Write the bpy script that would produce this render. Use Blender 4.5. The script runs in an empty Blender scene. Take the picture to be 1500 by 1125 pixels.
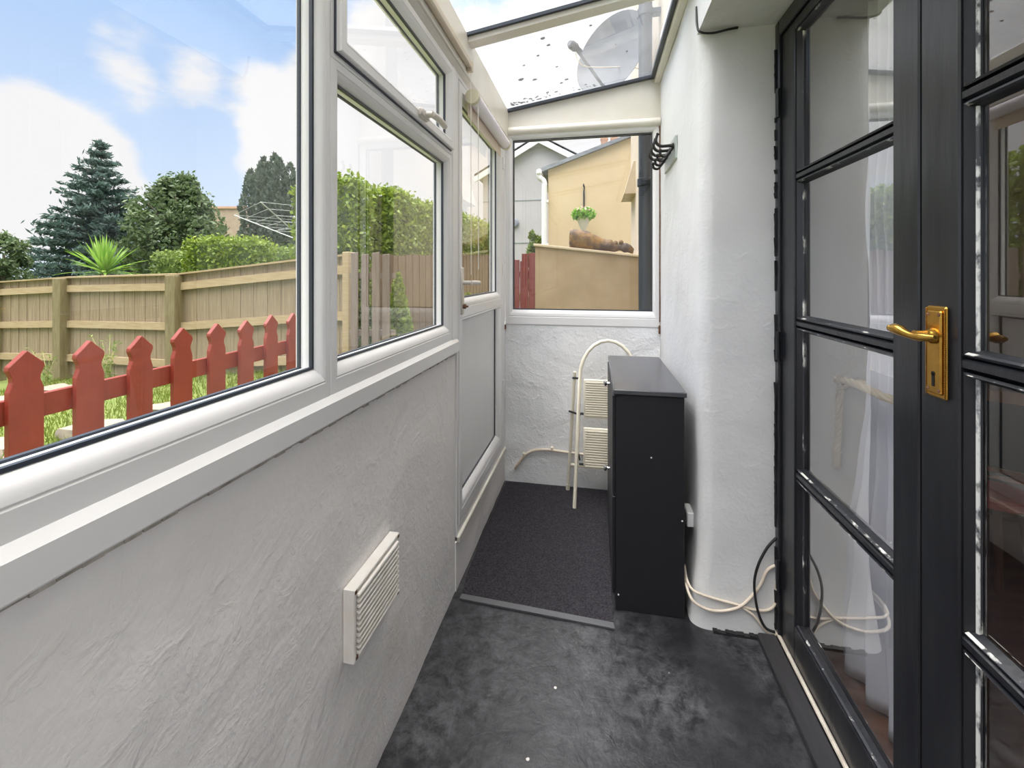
import bpy, bmesh, math, random
import numpy as np
from mathutils import Vector, Matrix, noise
R = math.radians
random.seed(7)
rng = np.random.default_rng(11)
sc = bpy.context.scene
COL = sc.collection

# ------------------------------------------------------------------ camera
cam = bpy.data.cameras.new('camera'); camo = bpy.data.objects.new('camera', cam); COL.objects.link(camo)
cam.sensor_width = 36.0; cam.lens = 36.0 * 630 / 1500; cam.shift_y = -0.107; cam.clip_start = 0.02
camo.location = (0, 0, 1.3); camo.rotation_euler = (R(90), 0, R(10.96))
sc.camera = camo

# ------------------------------------------------------------------ exposure
sc.view_settings.view_transform = 'Standard'; sc.view_settings.look = 'None'
sc.view_settings.gamma = 1.0; sc.view_settings.use_curve_mapping = False
sc.view_settings.exposure = 0.60
sc.cycles.transparent_max_bounces = 24
sc.cycles.max_bounces = 14
sc.cycles.diffuse_bounces = 8
sc.cycles.sample_clamp_indirect = 8.0

# ------------------------------------------------------------------ sky (a day of broken cloud)
w = bpy.data.worlds.new('sky'); sc.world = w; w.use_nodes = True
nt = w.node_tree; nt.nodes.clear()
def wn(t, **k):
    n = nt.nodes.new(t)
    for a, b in k.items(): setattr(n, a, b)
    return n
L = nt.links.new
tc = wn('ShaderNodeTexCoord')
mp = wn('ShaderNodeMapping'); mp.inputs['Scale'].default_value = (1, 1, 2.0); mp.inputs['Location'].default_value = (3.1, 1.7, .4)
L(tc.outputs['Generated'], mp.inputs['Vector'])
nz = wn('ShaderNodeTexNoise'); nz.inputs['Scale'].default_value = 2.3; nz.inputs['Detail'].default_value = 9; nz.inputs['Roughness'].default_value = .55
L(mp.outputs['Vector'], nz.inputs['Vector'])
def wmath(op, a, b=None, clamp=False):
    n = wn('ShaderNodeMath', operation=op, use_clamp=clamp)
    for i, v in enumerate((a, b)):
        if v is None: continue
        if isinstance(v, (int, float)): n.inputs[i].default_value = v
        else: L(v, n.inputs[i])
    return n.outputs[0]
cover = wmath('MULTIPLY', wmath('SUBTRACT', nz.outputs['Fac'], .50), 1.7)
# cloud banks and clear gaps, each a direction, an angular size and how much it adds
for (d, inner, outer, amt) in [((-.70, .56, .40), .60, .95, -.24), ((-.44, .755, .487), .93, 1.0, -.10), ((-.735, .60, .285), .985, .999, -.16),
                               ((-.727, .594, .345), .994, .9995, .22), ((-.656, .664, .355), .995, .9995, .23), ((-.785, .535, .318), .995, .9995, .16),
                               ((-.835, .525, .15), .988, .9985, .30), ((-.87, .46, .17), .98, .998, .34), ((-.775, .60, .17), .990, .9985, .24),
                               ((-.60, .765, .19), .988, .999, .32), ((-.55, .78, .28), .993, .999, .28), ((-.378, .835, .33), .965, .999, .34), ((-.449, .853, .2), .94, .99, .36),
                               ((-.1, .75, .65), .7, 1.0, .28), ((-.05, .97, .2), .90, 1.0, .34), ((0, 0, 1), .55, .85, .5)]:  # last bank is added at the unseen zenith to whiten the daylight
    vd = wn('ShaderNodeVectorMath', operation='DOT_PRODUCT'); L(tc.outputs['Generated'], vd.inputs[0]); vd.inputs[1].default_value = Vector(d).normalized()
    mr = wn('ShaderNodeMapRange', interpolation_type='SMOOTHSTEP'); L(vd.outputs['Value'], mr.inputs[0])
    mr.inputs[1].default_value = inner; mr.inputs[2].default_value = outer; mr.inputs[3].default_value = 0; mr.inputs[4].default_value = amt
    cover = wmath('ADD', cover, mr.outputs[0])
cr = wn('ShaderNodeMapRange', interpolation_type='SMOOTHSTEP'); L(cover, cr.inputs[0])
cr.inputs[1].default_value = -.05; cr.inputs[2].default_value = .16
sep = wn('ShaderNodeSeparateXYZ'); L(tc.outputs['Generated'], sep.inputs[0])
gr = wn('ShaderNodeValToRGB'); L(sep.outputs['Z'], gr.inputs[0])
gr.color_ramp.elements[0].position = 0.0; gr.color_ramp.elements[0].color = (.60, .68, .78, 1)
gr.color_ramp.elements[1].position = .6; gr.color_ramp.elements[1].color = (.245, .41, .70, 1)
mx = wn('ShaderNodeMix', data_type='RGBA'); L(cr.outputs[0], mx.inputs[0]); L(gr.outputs[0], mx.inputs[6]); mx.inputs[7].default_value = (.70, .695, .70, 1)
# zenith raised far above the rest of the sky to brighten the porch
bz = wn('ShaderNodeMapRange', interpolation_type='SMOOTHSTEP'); L(sep.outputs['Z'], bz.inputs[0])
bz.inputs[1].default_value = .58; bz.inputs[2].default_value = .92; bz.inputs[3].default_value = .93; bz.inputs[4].default_value = 11.0
bg = wn('ShaderNodeBackground'); L(mx.outputs[2], bg.inputs[0]); L(bz.outputs[0], bg.inputs[1])
L(bg.outputs[0], wn('ShaderNodeOutputWorld').inputs[0])

# ------------------------------------------------------------------ sun, veiled by cloud, high behind the camera
sun = bpy.data.lights.new('sun', 'SUN'); suno = bpy.data.objects.new('sun', sun); COL.objects.link(suno)
sun.energy = 0.55; sun.angle = R(50); sun.color = (1, .95, .87)
suno.rotation_euler = Vector((.46, .42, -.78)).to_track_quat('-Z', 'Y').to_euler()

# ------------------------------------------------------------------ materials
MAT = {}
def mat(name, color=(.8, .8, .8), rough=.5, metal=0.0, noise_amt=0.0, noise_scale=8.0, color2=None, bump=0.0, bump_scale=60.0, spec=.5, leaf=False, coords='Object', stretch=(1, 1, 1), detail=4, lo=.35, hi=.65, sheen=0.0):
    m = bpy.data.materials.new(name); m.use_nodes = True; t = m.node_tree; n = t.nodes; b = n['Principled BSDF']
    b.inputs['Base Color'].default_value = (*color, 1); b.inputs['Roughness'].default_value = rough; b.inputs['Metallic'].default_value = metal
    b.inputs['Specular IOR Level'].default_value = spec
    if sheen: b.inputs['Sheen Weight'].default_value = sheen
    c = n.new('ShaderNodeTexCoord'); mpn = n.new('ShaderNodeMapping'); mpn.inputs['Scale'].default_value = stretch
    t.links.new(c.outputs[coords], mpn.inputs[0])
    if color2 is not None:
        mixn = n.new('ShaderNodeMix'); mixn.data_type = 'RGBA'
        mixn.inputs[6].default_value = (*color, 1); mixn.inputs[7].default_value = (*color2, 1)
        if leaf:
            g = n.new('ShaderNodeNewGeometry'); t.links.new(g.outputs['Random Per Island'], mixn.inputs[0])
        else:
            z = n.new('ShaderNodeTexNoise'); z.inputs['Scale'].default_value = noise_scale; z.inputs['Detail'].default_value = detail; z.inputs['Roughness'].default_value = .6
            t.links.new(mpn.outputs[0], z.inputs['Vector'])
            r = n.new('ShaderNodeMapRange'); r.inputs[1].default_value = lo; r.inputs[2].default_value = hi
            t.links.new(z.outputs['Fac'], r.inputs[0]); t.links.new(r.outputs[0], mixn.inputs[0])
        t.links.new(mixn.outputs[2], b.inputs['Base Color'])
        if leaf:
            tr = n.new('ShaderNodeBsdfTranslucent'); t.links.new(mixn.outputs[2], tr.inputs[0])
            ms = n.new('ShaderNodeMixShader'); ms.inputs[0].default_value = .35
            t.links.new(b.outputs[0], ms.inputs[1]); t.links.new(tr.outputs[0], ms.inputs[2])
            t.links.new(ms.outputs[0], n['Material Output'].inputs[0])
    if bump:
        z = n.new('ShaderNodeTexNoise'); z.inputs['Scale'].default_value = bump_scale; z.inputs['Detail'].default_value = 5
        t.links.new(mpn.outputs[0], z.inputs['Vector'])
        bp = n.new('ShaderNodeBump'); bp.inputs['Strength'].default_value = bump; bp.inputs['Distance'].default_value = .01
        t.links.new(z.outputs['Fac'], bp.inputs['Height']); t.links.new(bp.outputs[0], b.inputs['Normal'])
    MAT[name] = m
    return m

def plaster(name, base, stain, scale, strength, lo=.56, hi=.80, lumps=1.0):
    """hand-painted masonry: lumps, trowel marks and brush grain, with faint blotchy stains"""
    m = bpy.data.materials.new(name); m.use_nodes = True; t = m.node_tree; n = t.nodes; b = n['Principled BSDF']
    b.inputs['Roughness'].default_value = .62; b.inputs['Specular IOR Level'].default_value = .35
    c = n.new('ShaderNodeTexCoord')
    def nz(s, d, ro=.55, dist=0.0):
        z = n.new('ShaderNodeTexNoise'); z.inputs['Scale'].default_value = s; z.inputs['Detail'].default_value = d; z.inputs['Roughness'].default_value = ro; z.inputs['Distortion'].default_value = dist
        t.links.new(c.outputs['Object'], z.inputs['Vector']); return z.outputs['Fac']
    a = nz(2.1, 6, .6, .4)
    r = n.new('ShaderNodeMapRange'); r.inputs[1].default_value = lo; r.inputs[2].default_value = hi; t.links.new(a, r.inputs[0])
    mixn = n.new('ShaderNodeMix'); mixn.data_type = 'RGBA'; mixn.inputs[6].default_value = (*base, 1); mixn.inputs[7].default_value = (*stain, 1)
    t.links.new(r.outputs[0], mixn.inputs[0]); t.links.new(mixn.outputs[2], b.inputs['Base Color'])
    big = nz(scale * .22, 3, .5, .8); mid = nz(scale, 5, .6, .6); fine = nz(scale * 5, 3, .5)
    rd = n.new('ShaderNodeMapRange'); rd.inputs[1].default_value = .52; rd.inputs[2].default_value = .72; t.links.new(mid, rd.inputs[0])
    def mth(op, x, y):
        k = n.new('ShaderNodeMath'); k.operation = op
        for i, v in enumerate((x, y)):
            if isinstance(v, (int, float)): k.inputs[i].default_value = v
            else: t.links.new(v, k.inputs[i])
        return k.outputs[0]
    h = mth('ADD', mth('ADD', mth('MULTIPLY', big, 2.2 * lumps), mth('MULTIPLY', rd.outputs[0], .26)), mth('MULTIPLY', fine, .30))
    bp = n.new('ShaderNodeBump'); bp.inputs['Strength'].default_value = strength; bp.inputs['Distance'].default_value = .012
    t.links.new(h, bp.inputs['Height']); t.links.new(bp.outputs[0], b.inputs['Normal'])
    MAT[name] = m

def glass(name, gain=1.6, dirt=0.0, tint=(1, 1, 1)):
    m = bpy.data.materials.new(name); m.use_nodes = True; t = m.node_tree; n = t.nodes; n.remove(n['Principled BSDF'])
    tr = n.new('ShaderNodeBsdfTransparent'); tr.inputs[0].default_value = (*tint, 1)
    gl = n.new('ShaderNodeBsdfGlossy'); gl.inputs['Roughness'].default_value = .015; gl.inputs[0].default_value = (1, 1, 1, 1)
    fr = n.new('ShaderNodeFresnel'); fr.inputs[0].default_value = 1.47
    g = n.new('ShaderNodeNewGeometry')
    iv = n.new('ShaderNodeMath'); iv.operation = 'SUBTRACT'; iv.inputs[0].default_value = 1; t.links.new(g.outputs['Backfacing'], iv.inputs[1])
    k = n.new('ShaderNodeMath'); k.operation = 'MULTIPLY'; t.links.new(fr.outputs[0], k.inputs[0]); t.links.new(iv.outputs[0], k.inputs[1])
    k2 = n.new('ShaderNodeMath'); k2.operation = 'MULTIPLY'; k2.use_clamp = True; t.links.new(k.outputs[0], k2.inputs[0]); k2.inputs[1].default_value = gain
    base = tr.outputs[0]
    if dirt:
        c = n.new('ShaderNodeTexCoord'); z = n.new('ShaderNodeTexNoise'); z.inputs['Scale'].default_value = 5; z.inputs['Detail'].default_value = 8; z.inputs['Roughness'].default_value = .7
        t.links.new(c.outputs['Object'], z.inputs['Vector'])
        r = n.new('ShaderNodeMapRange'); r.inputs[1].default_value = .35; r.inputs[2].default_value = .75; r.inputs[3].default_value = dirt * .4; r.inputs[4].default_value = dirt
        t.links.new(z.outputs['Fac'], r.inputs[0])
        tl = n.new('ShaderNodeBsdfTranslucent'); tl.inputs[0].default_value = (.8, .82, .84, 1)
        ms0 = n.new('ShaderNodeMixShader'); t.links.new(r.outputs[0], ms0.inputs[0]); t.links.new(tr.outputs[0], ms0.inputs[1]); t.links.new(tl.outputs[0], ms0.inputs[2]); base = ms0.outputs[0]
    ms = n.new('ShaderNodeMixShader'); t.links.new(k2.outputs[0], ms.inputs[0]); t.links.new(base, ms.inputs[1]); t.links.new(gl.outputs[0], ms.inputs[2])
    t.links.new(ms.outputs[0], n['Material Output'].inputs[0])
    MAT[name] = m

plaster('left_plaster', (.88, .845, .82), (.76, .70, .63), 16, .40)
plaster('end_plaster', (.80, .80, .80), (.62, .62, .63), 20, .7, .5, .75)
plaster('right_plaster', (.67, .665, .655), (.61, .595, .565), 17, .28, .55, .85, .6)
plaster('reveal_plaster', (.84, .83, .79), (.76, .72, .62), 15, .35, .5, .8, .7)
mat('upvc', (.77, .755, .745), .28, color2=(.73, .71, .69), noise_scale=3, lo=.45, hi=.8)
mat('cream_upvc', (.73, .70, .63), .35, color2=(.67, .63, .54), noise_scale=3)
mat('old_rail', (.56, .47, .36), .5, color2=(.66, .58, .46), noise_scale=9, stretch=(1, .2, 1))
mat('gasket', (.035, .042, .055), .35)
mat('gap_black', (.012, .012, .013), .7)
mat('old_seal', (.30, .26, .22), .8, color2=(.58, .53, .47), noise_scale=30)
mat('rust_and_shade', (.09, .035, .02), .8, color2=(.2, .1, .05), noise_scale=60)
mat('vent_paint', (.84, .81, .76), .45, color2=(.78, .73, .66), noise_scale=14)
def floor_mat():
    m = bpy.data.materials.new('worn_floor'); m.use_nodes = True; t = m.node_tree; n = t.nodes; b = n['Principled BSDF']
    c = n.new('ShaderNodeTexCoord')
    def nz(s, d, ro=.6, dist=0.):
        z = n.new('ShaderNodeTexNoise'); z.inputs['Scale'].default_value = s; z.inputs['Detail'].default_value = d; z.inputs['Roughness'].default_value = ro; z.inputs['Distortion'].default_value = dist
        t.links.new(c.outputs['Object'], z.inputs['Vector']); return z.outputs['Fac']
    def ramp(x, a, b_, c0=0., c1=1.):
        r = n.new('ShaderNodeMapRange'); r.inputs[1].default_value = a; r.inputs[2].default_value = b_; r.inputs[3].default_value = c0; r.inputs[4].default_value = c1
        t.links.new(x, r.inputs[0]); return r.outputs[0]
    def mth(op, x, y):
        k = n.new('ShaderNodeMath'); k.operation = op
        for i, v in enumerate((x, y)):
            if isinstance(v, (int, float)): k.inputs[i].default_value = v
            else: t.links.new(v, k.inputs[i])
        return k.outputs[0]
    big = ramp(nz(2.0, 3, .5, .3), .38, .68); patch = ramp(nz(20, 10, .8, .3), .40, .76)
    wear = mth('MULTIPLY', big, patch)
    mx = n.new('ShaderNodeMix'); mx.data_type = 'RGBA'; mx.inputs[6].default_value = (.0125, .0125, .0145, 1); mx.inputs[7].default_value = (.18, .18, .188, 1); t.links.new(wear, mx.inputs[0])
    v = n.new('ShaderNodeTexVoronoi'); v.inputs['Scale'].default_value = 11; t.links.new(c.outputs['Object'], v.inputs['Vector'])
    spk = ramp(v.outputs['Distance'], .045, .06, 1., 0.)
    rare = ramp(nz(9, 2), .56, .58)
    spk = mth('MULTIPLY', spk, rare)
    m2 = n.new('ShaderNodeMix'); m2.data_type = 'RGBA'; t.links.new(spk, m2.inputs[0]); t.links.new(mx.outputs[2], m2.inputs[6]); m2.inputs[7].default_value = (.6, .57, .52, 1)
    t.links.new(m2.outputs[2], b.inputs['Base Color'])
    t.links.new(ramp(wear, 0, 1, .34, .55), b.inputs['Roughness'])
    b.inputs['Specular IOR Level'].default_value = .4
    bp = n.new('ShaderNodeBump'); bp.inputs['Strength'].default_value = .35; bp.inputs['Distance'].default_value = .008
    t.links.new(mth('ADD', nz(14, 4, .6, .5), mth('MULTIPLY', nz(60, 3), .3)), bp.inputs['Height']); t.links.new(bp.outputs[0], b.inputs['Normal'])
    MAT['worn_floor'] = m
floor_mat()
mat('mat_pile', (.020, .018, .022), .95, color2=(.065, .06, .068), noise_scale=170, bump=.9, bump_scale=260, spec=.2)
mat('mat_edge', (.09, .09, .095), .5)
mat('black_board', (.012, .011, .014), .5, bump=.03, bump_scale=200)
mat('black_top', (.055, .056, .062), .26, color2=(.068, .068, .074), noise_scale=20)
mat('ladder_cream', (.80, .74, .60), .38)
mat('ladder_tread', (.80, .74, .60), .5)
mat('black_plastic', (.015, .015, .016), .4)
mat('chrome', (.8, .8, .8), .15, 1.0)
mat('steel_plate', (.50, .54, .51), .35, .6)
mat('black_iron', (.018, .015, .014), .4, .3)
mat('cable_white', (.72, .62, .50), .5)
mat('cable_black', (.012, .012, .012), .5)
mat('socket_white', (.85, .85, .83), .3)
mat('black_gloss', (.011, .0115, .014), .28, color2=(.019, .0195, .022), noise_scale=24, stretch=(1, 1, .12), bump=.10, bump_scale=40)
mat('chipped_paint', (.03, .03, .035), .4, color2=(.62, .60, .54), noise_scale=26, stretch=(1, 1, .35), lo=.57, hi=.64, detail=6)
mat('worn_white_edge', (.66, .66, .62), .5, color2=(.05, .05, .055), noise_scale=45, stretch=(1, 1, .5), lo=.47, hi=.60)
mat('timber_sill', (.016, .0155, .017), .4, color2=(.04, .038, .04), noise_scale=20, stretch=(1, .1, 1))
mat('caulk', (.66, .60, .50), .7, color2=(.5, .44, .36), noise_scale=20)
mat('brass', (.62, .36, .075), .26, 1.0, color2=(.50, .27, .05), noise_scale=40)
mat('keyhole', (.01, .008, .005), .8)
mat('curtain', (.80, .80, .84), .8)
mat('rope', (.72, .60, .42), .85, bump=.4, bump_scale=200)
mat('room_wall', (.36, .25, .16), .8, color2=(.42, .30, .20), noise_scale=3)
mat('room_wood', (.16, .065, .03), .35, color2=(.24, .11, .05), noise_scale=5, stretch=(.3, 3, 1))
mat('orange_wood', (.75, .36, .16), .4, color2=(.62, .30, .14), noise_scale=8)
mat('screen_grey', (.06, .065, .075), .35)
mat('pink_seat', (.80, .17, .14), .6)
mat('fence_wood', (0.204, 0.1487, 0.08925), .8, color2=(0.3145, 0.2422, 0.153), noise_scale=5, stretch=(9, 9, .5), bump=.2, bump_scale=30, lo=.3, hi=.7)
mat('rail_wood', (0.323, 0.2338, 0.1232), .8, color2=(0.391, 0.2975, 0.1742), noise_scale=5, stretch=(.8, .8, 9), bump=.15, bump_scale=30)
mat('post_wood', (0.16, 0.124, 0.056), .85, color2=(0.224, 0.184, 0.096), noise_scale=7, stretch=(4, 4, .6), bump=.2, bump_scale=30)
mat('red_paint', (0.2465, 0.034, 0.01615), .48, color2=(0.1955, 0.0255, 0.01275), noise_scale=9, bump=.12, bump_scale=40)
mat('weathered_board', (0.15, 0.1125, 0.09), .85, color2=(0.21, 0.165, 0.135), noise_scale=7, stretch=(6, 6, .4))
mat('brown_board', (0.104, 0.06175, 0.0325), .8, color2=(0.1625, 0.1073, 0.06175), noise_scale=6, stretch=(6, 6, .4))
mat('red_board', (0.168, 0.0315, 0.0245), .7, color2=(0.126, 0.021, 0.0175), noise_scale=6, stretch=(6, 6, .4))
mat('lawn', (0.0935, 0.1275, 0.017), .95, color2=(0.1445, 0.17, 0.034), noise_scale=3, bump=.4, bump_scale=50)
mat('grass', (0.1105, 0.1615, 0.0153), .7, color2=(0.2125, 0.2465, 0.0425), leaf=True)
mat('stone', (0.2, 0.168, 0.12), .85, color2=(0.272, 0.232, 0.168), noise_scale=7, bump=.3, bump_scale=25)
mat('spruce', (0.0465, 0.0868, 0.0713), .7, color2=(0.0992, 0.155, 0.124), leaf=True)
mat('laurel', (0.062, 0.1054, 0.0341), .6, color2=(0.1488, 0.1984, 0.0868), leaf=True)
mat('cypress', (0.051, 0.084, 0.051), .7, color2=(0.102, 0.138, 0.084), leaf=True)
mat('lime_leaf', (0.1066, 0.1804, 0.00984), .6, color2=(0.2706, 0.3444, 0.0369), leaf=True)
mat('lime_core', (.06, .10, .008), .9)
mat('dim_leaf', (0.12, 0.1875, 0.03), .7, color2=(0.225, 0.285, 0.0675), leaf=True)
mat('dark_core', (.035, .06, .03), .9)
mat('strap_leaf', (.15, .30, .035), .5, color2=(.30, .45, .08), leaf=True)
mat('flower_leaf', (.14, .36, .035), .6, color2=(.40, .62, .12), leaf=True)
mat('petal', (.60, .25, .30), .7, color2=(.85, .80, .62), leaf=True)
mat('dry_stalk', (.42, .42, .16), .8)
mat('bark', (.30, .23, .16), .9, bump=.4, bump_scale=30)
mat('driftwood', (0.255, 0.1445, 0.04675), .75, color2=(0.0595, 0.03825, 0.02975), noise_scale=6.5, bump=.9, bump_scale=26, lo=.40, hi=.60)
mat('tan_render', (0.264, 0.1892, 0.11), .85, color2=(0.352, 0.2596, 0.1584), noise_scale=2.6, bump=.15, bump_scale=60)
mat('tan_cope', (0.48, 0.384, 0.264), .85, color2=(0.528, 0.432, 0.304), noise_scale=5)
mat('yellow_render', (0.594, 0.468, 0.2925), .85, color2=(0.558, 0.432, 0.2655), noise_scale=1.2, bump=.1, bump_scale=60)
mat('peach_render', (0.629, 0.527, 0.425), .85, color2=(0.595, 0.493, 0.3825), noise_scale=1.5)
mat('grey_render', (0.442, 0.4165, 0.3995), .85, color2=(0.408, 0.3867, 0.374), noise_scale=.8)
mat('white_board', (0.7225, 0.7225, 0.7055), .4)
mat('slate', (.16, .17, .19), .6, color2=(.24, .25, .27), noise_scale=6, stretch=(1, 1, 4))
mat('slate_pale', (0.288, 0.312, 0.32), .7, color2=(0.344, 0.368, 0.368), noise_scale=2)
mat('brick_tan', (0.36, 0.264, 0.184), .85, color2=(0.416, 0.32, 0.232), noise_scale=4)
mat('clay', (.55, .33, .22), .8)
mat('dark_pipe', (.025, .03, .038), .35)
mat('dish_grey', (.07, .075, .085), .5)
mat('cone_white', (.68, .63, .58), .7)
mat('airer_grey', (.42, .44, .41), .45)
mat('moss', (.045, .05, .05), .9)
mat('cord', (.80, .76, .68), .6)
mat('blind_fabric', (.78, .74, .79), .6)
mat('blind_band', (.66, .56, .45), .6)
mat('blind_cap', (.62, .58, .42), .4)
mat('handle_grey', (.62, .57, .51), .35)
glass('pane_glass', 1.5)
glass('door_glass', 3.2)
glass('roof_glass', 1.0, dirt=.08)

# ------------------------------------------------------------------ mesh helpers
class MB:
    def __init__(s): s.v = []; s.f = []
    def add(s, vs, fs):
        o = len(s.v); s.v += [tuple(x) for x in vs]; s.f += [tuple(i + o for i in f) for f in fs]; return s
    def bm(s, b, M=None):
        b.verts.index_update()
        vs = [(M @ v.co) if M is not None else v.co.copy() for v in b.verts]
        fs = [[v.index for v in f.verts] for f in b.faces]
        b.free(); return s.add(vs, fs)
    def box(s, x0, x1, y0, y1, z0, z1, bev=0.0, M=None, seg=1):
        b = bmesh.new(); bmesh.ops.create_cube(b, size=1)
        for v in b.verts: v.co = Vector(((x0 + x1) / 2 + v.co.x * (x1 - x0), (y0 + y1) / 2 + v.co.y * (y1 - y0), (z0 + z1) / 2 + v.co.z * (z1 - z0)))
        if bev: bmesh.ops.bevel(b, geom=list(b.edges), offset=bev, segments=seg, affect='EDGES', profile=.5)
        return s.bm(b, M)
    def prism(s, pts, vec, bev=0.0, M=None):
        """closed polygon of 3-D points pushed along vec"""
        b = bmesh.new(); vec = Vector(vec)
        a = [b.verts.new(p) for p in pts]; c = [b.verts.new(Vector(p) + vec) for p in pts]
        n = len(pts); b.faces.new(a); b.faces.new(c[::-1])
        for i in range(n): b.faces.new((a[i], c[i], c[(i + 1) % n], a[(i + 1) % n]))
        bmesh.ops.recalc_face_normals(b, faces=list(b.faces))
        if bev: bmesh.ops.bevel(b, geom=list(b.edges), offset=bev, segments=1, affect='EDGES')
        return s.bm(b, M)
    def tube(s, pts, r, n=10, cap=True, closed=False, sq=False):
        pts = [Vector(p) for p in pts]; N = len(pts); rs = r if isinstance(r, (list, tuple)) else [r] * N
        if N < 2: return s
        t0 = (pts[1] - pts[0]).normalized(); up = Vector((0, 0, 1)) if abs(t0.z) < .9 else Vector((1, 0, 0))
        u = t0.cross(up).normalized(); rings = []
        for i in range(N):
            if closed: t = pts[(i + 1) % N] - pts[i - 1]
            else: t = pts[min(i + 1, N - 1)] - pts[max(i - 1, 0)]
            t.normalize(); u = (u - t * u.dot(t)).normalized(); v = t.cross(u)
            rings.append([pts[i] + (u * math.cos(2 * math.pi * k / n) + v * math.sin(2 * math.pi * k / n)) * rs[i] for k in range(n)])
        vs = [p for rg in rings for p in rg]; fs = []
        for i in range(N if closed else N - 1):
            j = (i + 1) % N
            for k in range(n): fs.append((i * n + k, i * n + (k + 1) % n, j * n + (k + 1) % n, j * n + k))
        if cap and not closed: fs += [tuple(range(n))[::-1], tuple((N - 1) * n + k for k in range(n))]
        return s.add(vs, fs)
    def lathe(s, prof, base, axis=(0, 0, 1), n=24):
        """profile of (radius, height) about an axis through base"""
        ax = Vector(axis).normalized(); q = Vector((0, 0, 1)).rotation_difference(ax); base = Vector(base)
        vs = []; fs = []; m = len(prof)
        for (r, h) in prof:
            for k in range(n):
                a = 2 * math.pi * k / n; vs.append(base + q @ Vector((r * math.cos(a), r * math.sin(a), h)))
        for i in range(m - 1):
            for k in range(n): fs.append((i * n + k, i * n + (k + 1) % n, (i + 1) * n + (k + 1) % n, (i + 1) * n + k))
        if prof[0][0] > 1e-6: fs.append(tuple(range(n))[::-1])
        if prof[-1][0] > 1e-6: fs.append(tuple((m - 1) * n + k for k in range(n)))
        return s.add(vs, fs)
    def ring(s, f, a0, a1, b0, b1, prof, wl=1, wr=1, wb=1, wt=1):
        """mitred rectangular frame; f(a, b, d) gives the point; prof = [(inset, depth)...] swept round the rectangle"""
        vs = []
        for (u, d) in prof:
            vs += [f(a0 + u * wl, b0 + u * wb, d), f(a1 - u * wr, b0 + u * wb, d), f(a1 - u * wr, b1 - u * wt, d), f(a0 + u * wl, b1 - u * wt, d)]
        fs = []; m = len(prof)
        for i in range(m):
            j = (i + 1) % m
            for k in range(4): fs.append((i * 4 + k, i * 4 + (k + 1) % 4, j * 4 + (k + 1) % 4, j * 4 + k))
        return s.add(vs, fs)
    def grid(s, f, nu, nv):
        """open surface f(i/nu, j/nv)"""
        vs = [f(i / nu, j / nv) for j in range(nv + 1) for i in range(nu + 1)]
        fs = [(j * (nu + 1) + i, j * (nu + 1) + i + 1, (j + 1) * (nu + 1) + i + 1, (j + 1) * (nu + 1) + i) for j in range(nv) for i in range(nu)]
        return s.add(vs, fs)
    def build(s, name, m, parent=None, smooth=None, origin=None, local=False, recalc=True):
        me = bpy.data.meshes.new(name); v = np.array([tuple(x) for x in s.v], dtype=float)
        if parent is not None and not local:
            M = np.array(parent['_minv']).reshape(4, 4); v = v @ M[:3, :3].T + M[:3, 3]; off = None
        elif parent is None:
            off = Vector(origin) if origin is not None else Vector(((v[:, 0].min() + v[:, 0].max()) / 2, (v[:, 1].min() + v[:, 1].max()) / 2, v[:, 2].min()))
            v = v - np.array(off)
        else: off = None
        me.from_pydata([tuple(x) for x in v], [], s.f)
        if recalc:
            b = bmesh.new(); b.from_mesh(me); bmesh.ops.recalc_face_normals(b, faces=list(b.faces)); b.to_mesh(me); b.free()
        if smooth is not None:
            for p in me.polygons: p.use_smooth = True
            try: me.set_sharp_from_angle(angle=R(smooth))
            except Exception: pass
        me.materials.append(MAT[m]); me.update()
        o = bpy.data.objects.new(name, me); COL.objects.link(o)
        if parent is not None:
            o.parent = parent
            if '_minv' in parent: o['_minv'] = list(parent['_minv'])
        else: o.location = off
        return o

def tag(o, label, cat, group=None, kind=None):
    o['label'] = label; o['category'] = cat
    if group: o['group'] = group
    if kind: o['kind'] = kind
    return o
def thing(name, loc, label, cat, group=None, kind=None, rz=0.0):
    o = bpy.data.objects.new(name, None); COL.objects.link(o); o.location = loc; o.rotation_euler = (0, 0, rz); o.empty_display_size = .05
    M = (Matrix.Translation(loc) @ Matrix.Rotation(rz, 4, 'Z')).inverted()
    o['_minv'] = [M[i][j] for i in range(4) for j in range(4)]
    return tag(o, label, cat, group, kind)
def B(*a, **k): return MB().box(*a, **k)
def T(*a, **k): return MB().tube(*a, **k)
def bez(pts, n=8):
    """smooth line through points (Catmull-Rom)"""
    P = [Vector(p) for p in pts]; P = [P[0]] + P + [P[-1]]; out = []
    for i in range(1, len(P) - 2):
        for k in range(n):
            t = k / n; a, b, c, d = P[i - 1], P[i], P[i + 1], P[i + 2]
            out.append(.5 * ((2 * b) + (c - a) * t + (2 * a - 5 * b + 4 * c - d) * t * t + (3 * b - a - 3 * c + d) * t ** 3))
    out.append(P[-2]); return out
def nz3(x, y, z, s): return noise.noise(Vector((x * s, y * s, z * s)))

XL, XR, YE, XD, YR = -.56, .377, 2.65, .64, 1.69
fl = lambda a, b, d: (d, a, b)      # left wall: a along y, b up, d = x
fe = lambda a, b, d: (a, d, b)      # end wall: a along x

# ------------------------------------------------------------------ floor and room shell
fm = B(-.76, .70, -1.7, 2.85, -.12, 0)
fo = fm.build('floor', 'worn_floor', origin=(0, 0, 0)); tag(fo, 'scuffed black and grey sheet floor of the lean-to porch', 'floor', kind='structure')

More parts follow.
